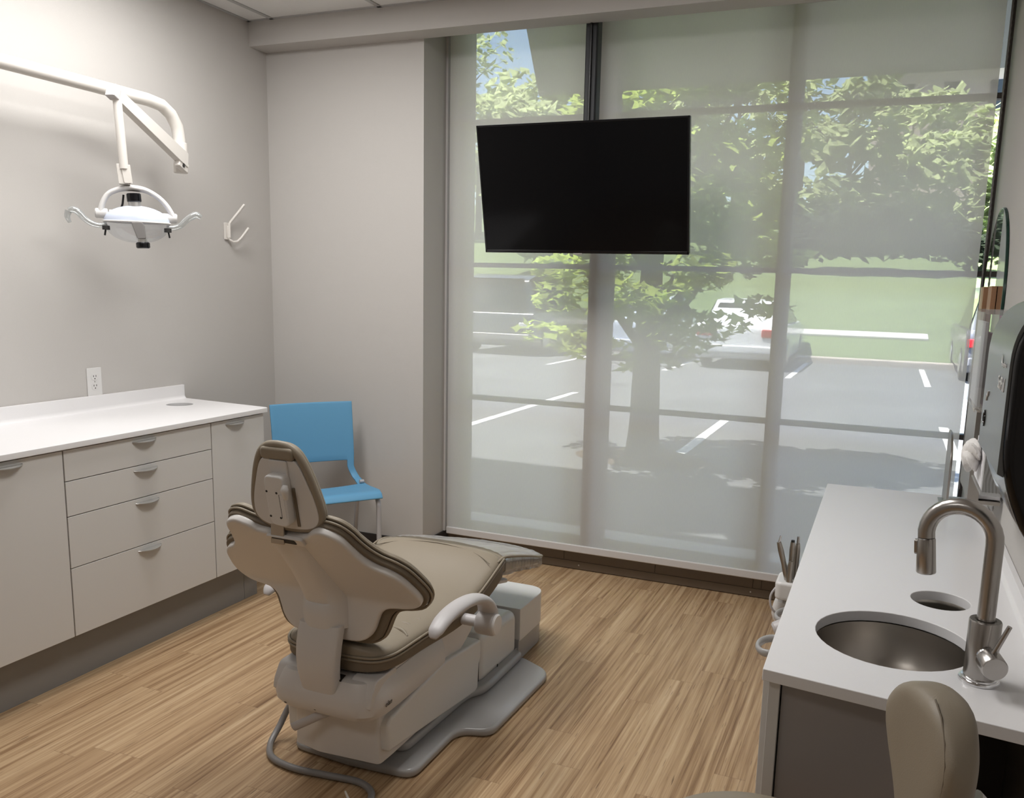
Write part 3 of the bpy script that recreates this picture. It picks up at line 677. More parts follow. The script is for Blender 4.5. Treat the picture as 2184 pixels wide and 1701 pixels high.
# steel bracket strap
Pa = FB @ Vector((0, .046, -.026*SB)); Pb = Vector((CX0-.004, 1.762, .872))
fr = frame(Pa + V(-.008, 0, 0), (1, 0, 0), Pb-Pa)
LB = (Pb-Pa).length
prism('headrest_bracket', rrect(-.021, .021, -.01, LB+.004, .002), -.003, .003, fr, M['warmsteel'], dc, bevel=.001)

# ---- headrest
HT = Vector((0, .19, -.98)).normalized(); HO = Vector((CX0+.028, 1.766, .945)); FH = frame(HO, (-1, 0, 0), HT)   # v runs down
nH = FH.to_3x3() @ Vector((0, 0, 1)); SH = 1 if nH.y > 0 else -1
hd = bpy.data.objects.new('headrest', None); COL.objects.link(hd); hd.location = (0, 0, 0)
bpy.data.objects.remove(hd)
def HP(half): return full([tuple(p) for p in smooth_pts([Vector((a, b, 0)) for a, b in half], 4, closed=False)])
outer = HP([(0, -.148), (.032, -.144), (.056, -.129), (.073, -.104), (.089, -.064), (.103, -.016), (.112, .028), (.111, .058), (.095, .080), (.065, .094), (.030, .100), (0, .101)])
inner = HP([(0, -.107), (.04, -.105), (.054, -.101), (.068, -.080), (.083, -.040), (.095, -.004), (.102, .030), (.101, .057), (.088, .076), (.062, .087), (.03, .091), (0, .092)])
prism('headrest_shell', inner, -.024*SH, .0*SH, FH, M['beige'], dc, bevel=.003, seg=3)
prism('headrest_cushion', [(p[0]*.985, p[1]*.985) for p in outer], -.010*SH, .012*SH, FH, M['leather'], dc, bevel=.012, seg=4)
tube('headrest_rim', [FH @ Vector((p[0]*.945, p[1]*.945-.002, -.013*SH)) for p in outer], .0098, M['leather'], dc, 10, closed=True, ell=1.15)
prism('headrest_top_roll', rpoly([(-.050, -.138), (.050, -.138), (.052, -.104), (-.052, -.104)], .012, 4), -.030*SH, -.006*SH, FH, M['leather'], dc, bevel=.010, seg=4)
prism('mounting_tab', rrect(-.030, .026, -.104, -.045, .004), -.030*SH, -.022*SH, FH, M['beige'], dc, bevel=.003)
prism('slide_channel', rrect(-.042, -.034, -.030, .080, .001), -.027*SH, -.0235*SH, FH, M['leather_dk'], dc)
prism('headrest_gearbox', rpoly([(-.028, -.070), (.024, -.070), (.030, -.055), (.031, .050), (.022, .070), (-.020, .073), (-.030, .062), (-.031, -.055)], [.011]*8, 5), -.054*SH, -.022*SH, FH, M['white'], dc, bevel=.007, seg=4)
prism('gearbox_step', rrect(-.027, -.014, -.020, .046, .002), -.0552*SH, -.0538*SH, FH, M['white'], dc, bevel=.0005)
prism('gearbox_line', rrect(-.0135, -.0125, -.020, .046, .0002), -.0550*SH, -.0538*SH, FH, M['dark_slot'], dc)
for a_, b_ in ((.025, -.026), (-.006, -.024), (.024, .044), (-.008, .046)):
    c_ = FH @ Vector((a_, b_, -.0538*SH)); lathe('gearbox_screw', [(0, .0), (.0034, .0), (.003, .0010), (0, .0012)], axis_frame(c_, c_ - (FH.to_3x3() @ Vector((0, 0, 1)))*SH), M['dark_slot'], dc, 10)
tube('release_lever', [FH @ Vector((-.030, -.008, -.048*SH)), FH @ Vector((-.032, -.022, -.052*SH)), FH @ Vector((-.034, -.036, -.054*SH)), FH @ Vector((-.035, -.048, -.050*SH))], [.006, .009, .011, .006], M['white'], dc, 12, smooth_k=4)

# ---- armrests
for s, nm in ((1, 'R'), (-1, 'L')):
    yo, zo = (0, 0) if s > 0 else (.085, -.008)
    xb = CX0 + (.318 if s > 0 else -.345)
    path = [(2.375, .395), (2.385, .430), (2.372, .470), (2.335, .503), (2.275, .526), (2.20, .537), (2.13, .537), (2.075, .528), (2.035, .511), (2.018, .496)]
    pts = [(xb, y_+yo, z_+zo) for y_, z_ in path]
    tube('armrest', pts, [.019, .022, .020, .018, .0175, .0175, .017, .0165, .014, .006], M['arm'], dc, 22, smooth_k=5, ell=1.7, up=(1, 0, 0))
    fr = axis_frame((CX0+s*.215, 2.370+yo, .412+zo), (CX0+s*.4, 2.370+yo, .412+zo))
    lathe('armrest_pivot', [(0, 0), (.019, 0), (.019, .074), (.036, .076), (.0385, .081), (.0385, .130), (.036, .136), (0, .1365)], fr, M['arm'], dc, 36, angle=50)
    lathe('pivot_cap', [(0, .1362), (.0345, .1362), (.0345, .1405), (.031, .1445), (0, .146)], fr, M['white'], dc, 36)

# ---- hose and foot control
tube('power_hose', [(CX0-.12, 2.06, .17), (CX0-.20, 2.10, .165), (CX0-.27, 2.12, .12), (CX0-.295, 2.09, .05), (CX0-.285, 2.03, .016), (CX0-.23, 1.975, .012), (CX0-.13, 1.955, .012), (CX0-.02, 1.965, .012), (CX0+.09, 1.975, .012), (CX0+.155, 1.945, .012), (CX0+.180, 1.885, .013), (CX0+.180, 1.835, .018)], .0105, M['hose'], dc, 14, smooth_k=6)
fc = thing('foot_control', (CX0+.18, 1.74, 0), 'grey foot control with steel pegs at the end of the chair hose', 'foot pedal')
prism('pedal_body', rpoly([(CX0+.09, 1.845), (CX0+.27, 1.845), (CX0+.30, 1.62), (CX0+.06, 1.62)], .03, 5), 0, .022, FZ(), M['basegrey'], fc, bevel=.006)
for x in (CX0+.150, CX0+.226): lathe('peg_socket', [(0, .0), (.010, 0), (.010, .030), (.0075, .032), (0, .032)], Matrix.Translation((x, 1.842, .015)), M['basegrey'], fc, 16)
lathe('steel_knob', [(0, .047), (.0085, .047), (.009, .052), (.007, .060), (0, .063)], Matrix.Translation((CX0+.226, 1.842, .0)), M['chrome'], fc, 16)
tube('toggle_lever', [(CX0+.150, 1.842, .045), (CX0+.130, 1.850, .066)], [.004, .0028], M['lightarm'], fc, 8)
# ================================================================== OPERATORY LIGHT ON ITS WALL ARM
ol = thing('operatory_light', (-3.0, 2.6, 2.23), 'cream dental operatory light hanging from a bent pipe arm at the left wall', 'dental light')
px = -3.0
tube('pipe_arm', [(px, 1.0, 2.232), (px, 1.8, 2.232), (px, 2.5, 2.232), (px, 2.86, 2.232), (px, 2.935, 2.224), (px, 2.985, 2.196), (px, 3.018, 2.150), (px, 3.028, 2.10), (px, 3.030, 2.06), (px, 3.030, 2.03), (px, 3.030, 1.96)], .0265, M['lightarm'], ol, 28)
cyl('pivot_sleeve', (px, 3.030, 2.06), (px, 3.030, 1.953), .030, M['lightarm'], ol, 28, .002)
cyl('pivot_ring', (px, 3.030, 2.082), (px, 3.030, 2.028), .0325, M['lightarm'], ol, 28, .002)
A = Vector((-2.965, 2.995, 2.020)); B = Vector((-2.875, 2.585, 2.190))
d = (B-A); fr = frame(A, d, (0, 0, 1))
L = d.length
prism('folding_arm', rpoly([(-.045, -.030), (L+.018, -.021), (L+.018, .022), (-.03, .030)], .006, 3), -.0165, .0165, fr, M['lightarm'], ol, bevel=.004, seg=3)
prism('arm_end_cap', rrect(L-.006, L+.030, -.024, .026, .004), -.020, .020, fr, M['arm'], ol, bevel=.004)
prism('arm_hinge', rrect(-.055, .015, -.052, -.012, .006), -.013, .013, fr, M['lightarm'], ol, bevel=.003)
prism('arm_hinge_gap', rrect(-.022, -.008, -.044, -.028, .004), -.0165, .0165, fr, M['dark_slot'], ol)
for t in (.03, .07): lathe('arm_screw', [(0, 0), (.003, 0), (.0025, .001), (0, .001)], axis_frame(fr @ Vector((t, .01-.2*t, .0165)), fr @ Vector((t, .01-.2*t, .1))), M['dark_slot'], ol, 8)
C1 = Vector((-2.872, 2.590, 2.175)); C2 = Vector((-2.868, 2.602, 1.912))
cyl('drop_rod', C1, C2, .0165, M['lightarm'], ol, 24)
# lamp head in its own frame: U = across, K = toward the viewer, Z up
U = Vector((.70, .714, 0)).normalized(); K = Vector((.714, -.70, 0)).normalized(); Z = Vector((0, 0, 1))
HC = Vector((-2.855, 2.640, 1.735))
def hp(a, k, z): return HC + U*a + K*k + Z*z
fh = Matrix(((U.x, Z.x, -K.x, HC.x), (U.y, Z.y, -K.y, HC.y), (U.z, Z.z, -K.z, HC.z), (0, 0, 0, 1)))
prism('knuckle_block', rpoly([(-.064, .195), (-.022, .195), (-.016, .118), (-.058, .118)], .003, 2), -.022, .028, fh, M['lightarm'], ol, bevel=.003)
prism('knuckle_plate', rpoly([(-.048, .193), (-.014, .193), (-.008, .122), (-.038, .122)], .002, 2), -.028, -.020, fh, M['lightarm'], ol, bevel=.002)
# yoke arch
arch = [(-.132, -.004), (-.122, .040), (-.100, .078), (-.065, .098), (-.03, .106), (.01, .106), (.045, .098), (.085, .074), (.115, .040), (.135, .0)]
tube('yoke', [hp(a, -.01, z) for a, z in arch], [.019, .018, .017, .018, .021, .021, .018, .017, .018, .019], M['white'], ol, 14, smooth_k=4, ell=.60)
for s, zz in ((-1, .003), (1, -.004)):
    cyl('yoke_joint', hp(s*.100-.004, -.01, zz), hp(s*.150, -.01, zz), .0195, M['white'], ol, 22, .004)
cyl('tilt_axle', hp(-.10, -.02, .010), hp(.10, -.02, .006), .010, M['white'], ol, 16)
# reflector: shallow bowl opening downward, blue-white back
bm = bmesh.new(); rings = []
for i in range(9):
    t = i/8; r = sin(t*pi/2)
    ring = []
    for j in range(40):
        a = 2*pi*j/40; ring.append(hp(.122*r*cos(a), .062*r*sin(a), -.027 + .066*cos(t*pi/2)**1.0))
    rings.append(ring)
bloft(bm, rings); finish(bm, 'reflector', M['lamp_blue'], ol, angle=60)
tube('reflector_rim', [hp(.123*cos(2*pi*j/48), .063*sin(2*pi*j/48), -.027) for j in range(48)], .0035, M['white'], ol, 8, closed=True)
bm = bmesh.new(); rings = []
for i in range(9):
    t = i/8; r = cos(t*pi/2*.93)
    rings.append([hp(.121*r*cos(2*pi*j/40), .062*r*sin(2*pi*j/40), -.029 - .078*sin(t*pi/2)) for j in range(40)])
bloft(bm, rings, cap=False); tag(finish(bm, 'clear_shield', M['shield'], ol, angle=60), 'clear bowl shield under the reflector')
cyl('vent_knob', hp(-.008, .0, .086), hp(-.006, .0, .052), .027, M['gloss_black'], ol, 24, .003)
cyl('vent_collar', hp(-.006, .0, .053), hp(-.004, .0, .030), .024, M['handle'], ol, 24)
prism('bulb_shield', rpoly([(-.020, -.030), (.020, -.028), (.028, -.042), (.032, -.092), (.0, -.094), (-.016, -.044)], .004, 2), -.066, -.040, fh, M['hose'], ol, bevel=.003)
cyl('focus_neck', hp(.018, .045, -.094), hp(.018, .045, -.108), .017, M['handle'], ol, 20)
cyl('focus_knob', hp(.018, .045, -.106), hp(.019, .045, -.130), .026, M['gloss_black'], ol, 26, .004)
tube('cord', [hp(-.045, -.02, .08), hp(-.050, -.02, .045), hp(-.06, -.02, .015)], .004, M['black'], ol, 8)
for s in (-1, 1):
    hs = [(s*.108, -.040), (s*.135, -.046), (s*.165, -.038), (s*.190, -.018), (s*.205, .000), (s*.222, .010), (s*.240, .006)] if s < 0 else [(.108, -.042), (.135, -.042), (.160, -.032), (.180, -.012), (.200, .004), (.222, .014), (.240, .004)]
    tag(tube('grip_handle', [hp(a, .01, z) for a, z in hs], [.009, .010, .011, .012, .013, .014, .010], clear('handle_sleeve', (.86, .88, .88), fres=False, gloss=.22, rough=.08, haze=.22, hazecol=(.62, .64, .64)) if s < 0 else ol.children[-1].active_material, ol, 12, smooth_k=4) if s < 0 else tube('grip_handle', [hp(a, .01, z) for a, z in hs], [.009, .010, .011, .012, .013, .014, .010], bpy.data.materials['handle_sleeve'], ol, 12, smooth_k=4), 'clear sleeved grip handle')
    cyl('handle_clamp', hp(s*.112, .02, -.046), hp(s*.112, .02, -.062), .014, M['dark_slot'], ol, 14)
    cyl('switch_stem', hp(s*.114, .02, -.062), hp(s*.118, .02, -.084), .0035, M['black'], ol, 8)
tag(tube('sleeve_wrap', [hp(-.240, .01, .004), hp(-.246, .01, -.018), hp(-.238, .01, -.040)], [.013, .010, .006], bpy.data.materials['handle_sleeve'], ol, 10, smooth_k=3), 'loose plastic end of the handle sleeve')

# ================================================================== BLUE GUEST CHAIR IN THE CORNER
bc = thing('guest_chair', (-2.52, 3.45, 0), 'blue plastic side chair with grey legs in the far left corner', 'chair')
E_ = Vector((.60, .80, 0)).normalized(); F_ = Vector((.80, -.60, 0)).normalized()   # E_: chair's own left->right seen from front edge, F_: facing
FRc = Vector((-2.268, 3.522, .462))    # front right seat corner
def gp(e, b, z): return FRc + E_*e - F_*b + Vector((0, 0, z-.462))      # e: 0 at right edge, negative to the left; b: back from the front edge
WD = .47
# profile from front lip over seat and up the back: (b, z)
prof = [(-.012, .438), (.0, .455), (.02, .464), (.08, .463), (.16, .456), (.24, .452), (.30, .456), (.335, .474), (.352, .500), (.362, .535), (.370, .60), (.380, .68), (.392, .76), (.405, .84), (.412, .872)]
prof = [tuple(p)[:2] for p in smooth_pts([Vector((a, b, 0)) for a, b in prof], 2, closed=False)]
NE = 24
def width(z, b):
    if z < .47: return 0.0 if b > .02 else .008
    return lerp_tab([(.47, .006), (.53, .030), (.60, .026), (.88, .022)], z)
bm = bmesh.new(); G = []
for (b, z) in prof:
    row = []
    for i in range(NE+1):
        u = i/NE*2-1; inset = width(z, b)
        e = -WD/2 + u*(WD/2-inset)
        bow = (.022*(1-u*u) if z > .50 else .022*(1-u*u)*max(0, (z-.46)/.04)) 
        dish = -.010*(1-u*u) if .05 < b < .3 and z < .47 else 0
        row.append(bm.verts.new(gp(e, b+bow, z+dish)))
    G.append(row)
for r in range(len(prof)-1):
    for i in range(NE):
        zm = (prof[r][1]+prof[r+1][1])/2; bm_ = (prof[r][0]+prof[r+1][0])/2; u = abs((i+.5)/NE*2-1)
        if u < .80 and bm_ > .275 and zm < .575: continue           # open slot between seat and back
        bm.faces.new((G[r][i], G[r][i+1], G[r+1][i+1], G[r+1][i]))
for v in [v for v in bm.verts if not v.link_faces]: bm.verts.remove(v)
o = finish(bm, 'seat_shell', M['blue'], bc, angle=70)
md = o.modifiers.new('solid', 'SOLIDIFY'); md.thickness = .010; md.offset = 0
md = o.modifiers.new('bev', 'BEVEL'); md.width = .003; md.segments = 2; md.limit_method = 'ANGLE'; md.angle_limit = radians(50)
for e0 in (-.022, -WD+.022):
    tube('leg', [gp(e0, .20, .440), gp(e0, .06, .440), gp(e0, .028, .432), gp(e0, .012, .405), gp(e0, .008, .36), gp(e0, .004, .0)], .0125, M['legmetal'], bc, 14, smooth_k=4)
    tube('leg', [gp(e0, .18, .440), gp(e0, .24, .436), gp(e0, .30, .42), gp(e0, .335, .36), gp(e0, .40, .0)], .0115, M['legmetal'], bc, 14, smooth_k=4)
    cyl('glide', gp(e0-.008, .272, .466), gp(e0+.014, .272, .466), .010, M['legmetal'], bc, 12)
# ================================================================== RIGHT COUNTER
ZR = .735
rc = thing('sink_counter', (.09, 2.64, .70), 'white solid-surface sink counter along the right wall', 'countertop')
slab_with_holes('worktop_slab', [(-.182, 1.698), (WR-.002, 1.625), (WR-.002, 3.590), (-.182, 3.583)], [(.066, 1.985, .166), (.180, 2.303, .070)], ZR-.026, ZR, M['counter'], rc, bevel=.002)
bs = [(WR-.001, ZR-.02), (WR-.001, ZR+.052), (WR-.016, ZR+.052)] + [(WR-.016-.014*(1-cos(t*pi/2/5)), ZR-.001+.014*(1-sin(t*pi/2/5))) for t in range(6)] + [(WR-.030, ZR-.02)]
prism('backsplash', bs, 1.64, 3.586, Matrix(((1, 0, 0, 0), (0, 0, 1, 0), (0, 1, 0, 0), (0, 0, 0, 1))), M['counter'], rc, bevel=.0012)
lathe('sink_bowl', [(.172, -.026), (.1665, -.028), (.162, -.06), (.150, -.11), (.120, -.150), (.07, -.170), (.022, -.174), (.022, -.18), (0, -.18)], Matrix.Translation((.066, 1.985, ZR)), M['steel'], rc, 64, angle=60)
lathe('sink_drain', [(.030, -.171), (.028, -.169), (.018, -.172), (0, -.173)], Matrix.Translation((.066, 1.985, ZR)), M['chrome'], rc, 24)
lathe('waste_chute', [(.0705, -.024), (.068, -.030), (.068, -.034), (.064, -.20), (.055, -.20)], Matrix.Translation((.180, 2.303, ZR)), M['steel'], rc, 40)
lathe('waste_floor', [(.070, -.19), (0, -.19)], Matrix.Translation((.180, 2.303, ZR)), M['black'], rc, 32)
sc_ = thing('sink_cabinet', (.09, 2.6, 0), 'grey-white cabinet carrying the sink counter, its end panel facing the camera', 'cabinet')
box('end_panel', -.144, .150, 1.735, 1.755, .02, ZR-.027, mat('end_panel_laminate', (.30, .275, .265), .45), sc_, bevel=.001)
box('corner_stile', -.170, -.147, 1.722, 1.76, .02, ZR-.027, M['cab'], sc_, bevel=.001)
bm = bmesh.new(); bbox(bm, -.168, -.150, 1.76, 3.57, .08, ZR-.027); bbox(bm, -.15, WR-.004, 3.55, 3.57, .0, ZR-.027); bbox(bm, .150, .165, 1.735, 2.3, .02, .48); bbox(bm, .165, WR-.004, 2.28, 2.30, .02, .50); bbox(bm, -.15, .15, 1.80, 3.55, .02, .04)
finish(bm, 'carcass', M['carcass'], sc_)
for i, (a, b) in enumerate(((1.765, 2.36), (2.363, 2.96), (2.963, 3.565))):
    box('door', -.186, -.168, a, b, .09, ZR-.030, M['cab'], sc_, bevel=.0012)
# ---- faucet
fa = thing('faucet', (.229, 1.832, ZR), 'tall brushed-nickel gooseneck faucet beside the round sink', 'faucet')
fx, fy = .229, 1.832
Tm = Matrix.Translation((fx, fy, ZR))
lathe('base_ring', [(0, 0), (.0385, 0), (.0392, .003), (.0375, .007), (.0345, .008), (.034, .011), (.031, .012), (0, .012)], Tm, M['chrome'], fa, 48)
lathe('body', [(0, .010), (.0305, .010), (.0305, .127), (.0290, .130), (.020, .130), (.020, .127), (0, .127)], Tm, M['brushed'], fa, 48)
D = Vector((-.96, .28, 0)).normalized(); rr_ = .064
pts = [Vector((fx, fy, z)) for z in (ZR+.115, ZR+.18, ZR+.24, ZR+.285)]
for i in range(1, 17):
    a = pi*i/16*1.06; pts.append(Vector((fx, fy, ZR+.288)) + D*(rr_*(1-cos(a))) + Vector((0, 0, rr_*sin(a))))
tube('gooseneck', pts, .0168, M['brushed'], fa, 32)
e0 = pts[-1]; dd = (pts[-1]-pts[-2]).normalized()
fr = axis_frame(e0+dd*.0015, e0+dd)
lathe('spray_head', [(0, 0), (.0165, 0), (.0178, .003), (.0195, .072), (.0185, .074), (0, .074)], fr, M['brushed'], fa, 32)
lathe('spray_seam', [(0, 0), (.0162, 0), (.0162, .0016), (0, .0016)], axis_frame(e0, e0+dd), M['dark_slot'], fa, 32)
lathe('nozzle', [(0, .074), (.0155, .074), (.015, .0755), (0, .0758)], fr, M['black'], fa, 24)
n_ = D.cross(dd); side = (dd.cross(n_)).normalized(); side = side if side.dot(D) > 0 else -side
bc_ = e0 + dd*.018 + side*.0185
fr2 = frame(bc_, dd, n_)
prism('spray_button', rrect(-.012, .020, -.007, .007, .005), -.004, .004, fr2, M['brushed'], fa, bevel=.0015)
vd = Vector((.22, -.97, -.10)).normalized(); vb = Vector((fx, fy, ZR+.066))
fr = axis_frame(vb, vb+vd)
lathe('valve_stem', [(0, .02), (.019, .020), (.019, .034), (.0175, .036), (0, .036)], fr, M['chrome'], fa, 32)
lathe('valve_cap', [(0, .038), (.0225, .038), (.0245, .040), (.0245, .074), (.0225, .077), (0, .077)], fr, M['brushed'], fa, 40)
hb_ = vb + vd*.056 + Vector((0, 0, .018))
tube('lever', [hb_, hb_+V(.010, -.004, .03), hb_+V(.022, -.008, .066)], [.0058, .0050, .0046], M['brushed'], fa, 14)

# ---- instrument holder and ring pulls on the hidden front of the cabinet
dh = thing('instrument_holder', (-.23, 2.62, .52), 'white instrument holder with metal handpieces beyond the sink counter edge', 'dental instruments holder')
tube('holder_arm', [(-.186, 2.66, .45), (-.225, 2.66, .46), (-.245, 2.655, .50), (-.240, 2.65, .545)], [.022, .024, .026, .022], M['white'], dh, 14, smooth_k=4)
prism('holder_body', rrect(-.262, -.186, 2.60, 2.72, .02), .560, .618, FZ(), M['white'], dh, bevel=.010)
tube('holder_tubing', [(-.255, 2.62, .60), (-.272, 2.61, .57), (-.268, 2.61, .53), (-.24, 2.62, .50)], .0035, M['arm'], dh, 8, smooth_k=4)
for (x, y, dx, dz, r, lb) in ((-.226, 2.635, -.036, .155, .0085, 'angled handpiece'), (-.222, 2.655, .0, .155, .0088, 'straight handpiece'), (-.208, 2.675, .0, .145, .0080, 'rear handpiece'), (-.222, 2.620, .002, .09, .0085, 'short holder sleeve')):
    bt, tp = Vector((x, y, .612)), Vector((x+dx, y, .612+dz*.80))
    tag(tube('handpiece', [bt, bt.lerp(tp, .3), bt.lerp(tp, .45), bt.lerp(tp, .8), tp], [r*1.15, r*1.1, r*.95, r*1.05, r*.8], M['steel'], dh, 14), lb)
tube('handpiece_tip', [(-.262, 2.635, .733), (-.258, 2.637, .757)], [.0042, .0030], M['chrome'], dh, 10)
tube('handpiece_tip', [(-.208, 2.675, .726), (-.208, 2.675, .750)], [.0050, .0042], M['brushed'], dh, 10)
tube('handpiece_tip', [(-.222, 2.655, .735), (-.222, 2.655, .742)], [.0060, .0055], M['black'], dh, 10)
for y, z, lab in ((2.56, .530, 'grey ring holder beyond the counter edge, the farther of two'), (2.145, .600, 'grey ring holder beyond the counter edge, the nearer of two')):
    rg = thing('ring_holder', (-.215, y, z), lab, 'ring holder', )
    tube('ring', [(-.212+.034*cos(2*pi*i/32), y+.052*sin(2*pi*i/32), z+.004*cos(2*pi*i/32)) for i in range(32)], .0065, M['basegrey'], rg, 12, closed=True, ell=1.6)
    box('ring_bracket', -.188, -.18, y-.02, y+.02, z-.012, z+.012, M['arm'], rg, bevel=.002)
kb = thing('grey_knob', (-.225, 2.44, .53), 'grey rounded knob under the farther ring holder', 'knob')
cyl('knob_body', (-.186, 2.47, .545), (-.240, 2.45, .520), .024, M['arm'], kb, 24, .006)

# ================================================================== RIGHT WALL FITTINGS
# paper towel dispenser
dp = thing('towel_dispenser', (.26, 1.36, 1.08), 'black and grey paper towel dispenser on the right wall, cut by the picture edge', 'paper towel dispenser')
y0, y1 = 1.225, 1.500
prf = rpoly([(WR-.001, 1.500), (.150, 1.500), (.150, 1.270), (.195, 1.165), (WR-.001, 1.150)], [0, .085, .05, .05, 0], 10)
prism('housing', prf, y0, y1, Matrix(((1, 0, 0, 0), (0, 0, 1, 0), (0, 1, 0, 0), (0, 0, 0, 1))), M['gloss_black'], dp, bevel=.012, seg=4)
# smoked grey front cover wrapping over the top
pf_ = []
arc = rpoly([(.30, 1.503), (.147, 1.503), (.147, 1.272)], [0, .088, 0], 12)
bm = bmesh.new(); ra = []
for (x, z) in arc: ra.append((x, z))
ri = [(x+.006 if x < .2 else x, z-.006 if z > 1.4 else z) for x, z in ra]
for rr2, yy in ((ra, y0+.016), (ra, y1+.003)):
    pass
A_ = [bm.verts.new((x, y0+.012, z)) for x, z in ra]; B_ = [bm.verts.new((x, y1+.003, z)) for x, z in ra]
C_ = [bm.verts.new((x+.008, y0+.012, z-.004)) for x, z in ra]; D_ = [bm.verts.new((x+.008, y1+.003, z-.004)) for x, z in ra]
for i in range(len(ra)-1):
    bm.faces.new((A_[i], A_[i+1], B_[i+1], B_[i])); bm.faces.new((C_[i], D_[i], D_[i+1], C_[i+1])); bm.faces.new((A_[i], C_[i], C_[i+1], A_[i+1])); bm.faces.new((B_[i], B_[i+1], D_[i+1], D_[i]))
bm.faces.new((A_[0], B_[0], D_[0], C_[0])); bm.faces.new((A_[-1], C_[-1], D_[-1], B_[-1]))
finish(bm, 'front_cover', M['smoke'], dp, angle=40)
FW = Matrix(((0, 0, -1, .1465), (-1, 0, 0, 0), (0, 1, 0, 0), (0, 0, 0, 1)))    # text plane facing -x, reading toward -y
def FWt(y, z): return Matrix.Translation((0, y, z)) @ FW
text('logo_print', 'SofPull', .026, FWt(1.300, 1.385), M['print_white'], dp, shear=.1)
text('logo_print', 'Georgia-Pacific', .0085, FWt(1.290, 1.412), M['print_white'], dp)
prism('logo_mark', [(.0, .0), (.012, .0), (.002, .012)], 0, .0006, FWt(1.318, 1.413), M['print_white'], dp)
lathe('viewing_lens', [(.013, 0), (.0125, .0015), (.009, .0012), (.0085, .0004), (0, .0004)], FWt(1.455, 1.318), M['gloss_black'], dp, 24)
tube('hand_symbol', [FWt(1.440, 1.352) @ Vector(p) for p in ((-.010, -.006, .0006), (-.004, .004, .0006), (.004, .002, .0006), (.008, .010, .0006))], .0012, M['print_white'], dp, 6)
# tissue box in clear wall holder
tb_ = thing('tissue_box', (.31, 2.46, 1.01), 'zebra-striped tissue box in a clear wall holder under the towel dispenser', 'tissue box')
zb_ = bpy.data.materials.new('zebra_print'); zb_.use_nodes = True; nn = zb_.node_tree.nodes; ll = zb_.node_tree.links; b = nn['Principled BSDF']; b.inputs['Roughness'].default_value = .5
tc = nn.new('ShaderNodeTexCoord'); wv = nn.new('ShaderNodeTexWave'); wv.wave_type = 'BANDS'; wv.bands_direction = 'X'; wv.inputs['Scale'].default_value = 42; wv.inputs['Distortion'].default_value = 9; wv.inputs['Detail'].default_value = .6; wv.inputs['Detail Scale'].default_value = .35
cr = nn.new('ShaderNodeValToRGB'); cr.color_ramp.elements[0].position = .42; cr.color_ramp.elements[0].color = (.03, .028, .028, 1); cr.color_ramp.elements[1].position = .52; cr.color_ramp.elements[1].color = (.33, .34, .33, 1)
ll.new(tc.outputs['Object'], wv.inputs['Vector']); ll.new(wv.outputs[0], cr.inputs[0]); ll.new(cr.outputs[0], b.inputs['Base Color'])
box('carton', .252, .362, 2.356, 2.585, 1.016, 1.130, zb_, tb_, bevel=.0015)
box('front_label', .2505, .2522, 2.362, 2.580, 1.018, 1.128, M['leaf_white'], tb_)
box('holder_base', .246, WR-.001, 2.348, 2.592, 1.009, 1.014, M['acrylic'], tb_, bevel=.001)
tag(box('holder_side', .246, WR-.001, 2.346, 2.350, 1.009, 1.125, M['acrylic'], tb_, bevel=.001), 'clear holder wall')
random.seed(3)
def puff(name, c, s, parent, m=M['paper']):
    bm = bmesh.new(); bmesh.ops.create_icosphere(bm, subdivisions=4, radius=1)
    for v in bm.verts:
        a = math.atan2(v.co.y, v.co.z); k = 1 + .22*sin(a*5+v.co.x*4) + .12*sin(a*11+v.co.x*9+1.3); v.co = Vector((c[0]+v.co.x*s[0]*(1 if v.co.x < 0 else .7), c[1]+v.co.y*s[1]*k, c[2]+v.co.z*s[2]*k))
    return finish(bm, name, m, parent, angle=60)
puff('tissue', (.232, 2.47, 1.090), (.028, .05, .038), tb_)
# stainless glove holder farther along
gh = thing('glove_holder', (.32, 3.05, .87), 'stainless steel glove box holder on the right wall beside the window', 'glove box holder')
hpf = rpoly([(.270, .868), (.270, 1.155), (.280, 1.155), (.280, .880), (.362, .880), (.362, .868)], [.012, 0, 0, .006, 0, 0], 4)
prism('holder_front', hpf, 2.885, 3.205, Matrix(((1, 0, 0, 0), (0, 0, 1, 0), (0, 1, 0, 0), (0, 0, 0, 1))), M['steel'], gh, bevel=.001)
box('holder_lip', .268, .300, 2.880, 2.888, .870, 1.155, M['steel'], gh, bevel=.001)
box('glove_carton', .284, .362, 2.90, 3.19, .882, 1.140, M['leaf_white'], gh, bevel=.002)
puff('glove', (.290, 3.00, 1.178), (.028, .055, .045), gh, mat('glove_latex', (.72, .68, .62), .7))
# thin divider panel standing at the counter end
dv = thing('metal_divider', (.252, 3.46, ZR), 'thin grey metal divider standing upright at the far end of the sink counter', 'divider')
prism('divider_panel', rpoly([(3.34, ZR+.0005), (3.56, ZR+.0005), (3.56, 1.003), (3.42, 1.003), (3.34, .93)], [.004, .004, .03, .06, .03], 5), .243, .251, FX(), M['steel'], dv, bevel=.002)
box('divider_foot', .226, .243, 3.34, 3.52, ZR+.0005, ZR+.006, M['steel'], dv, bevel=.001)
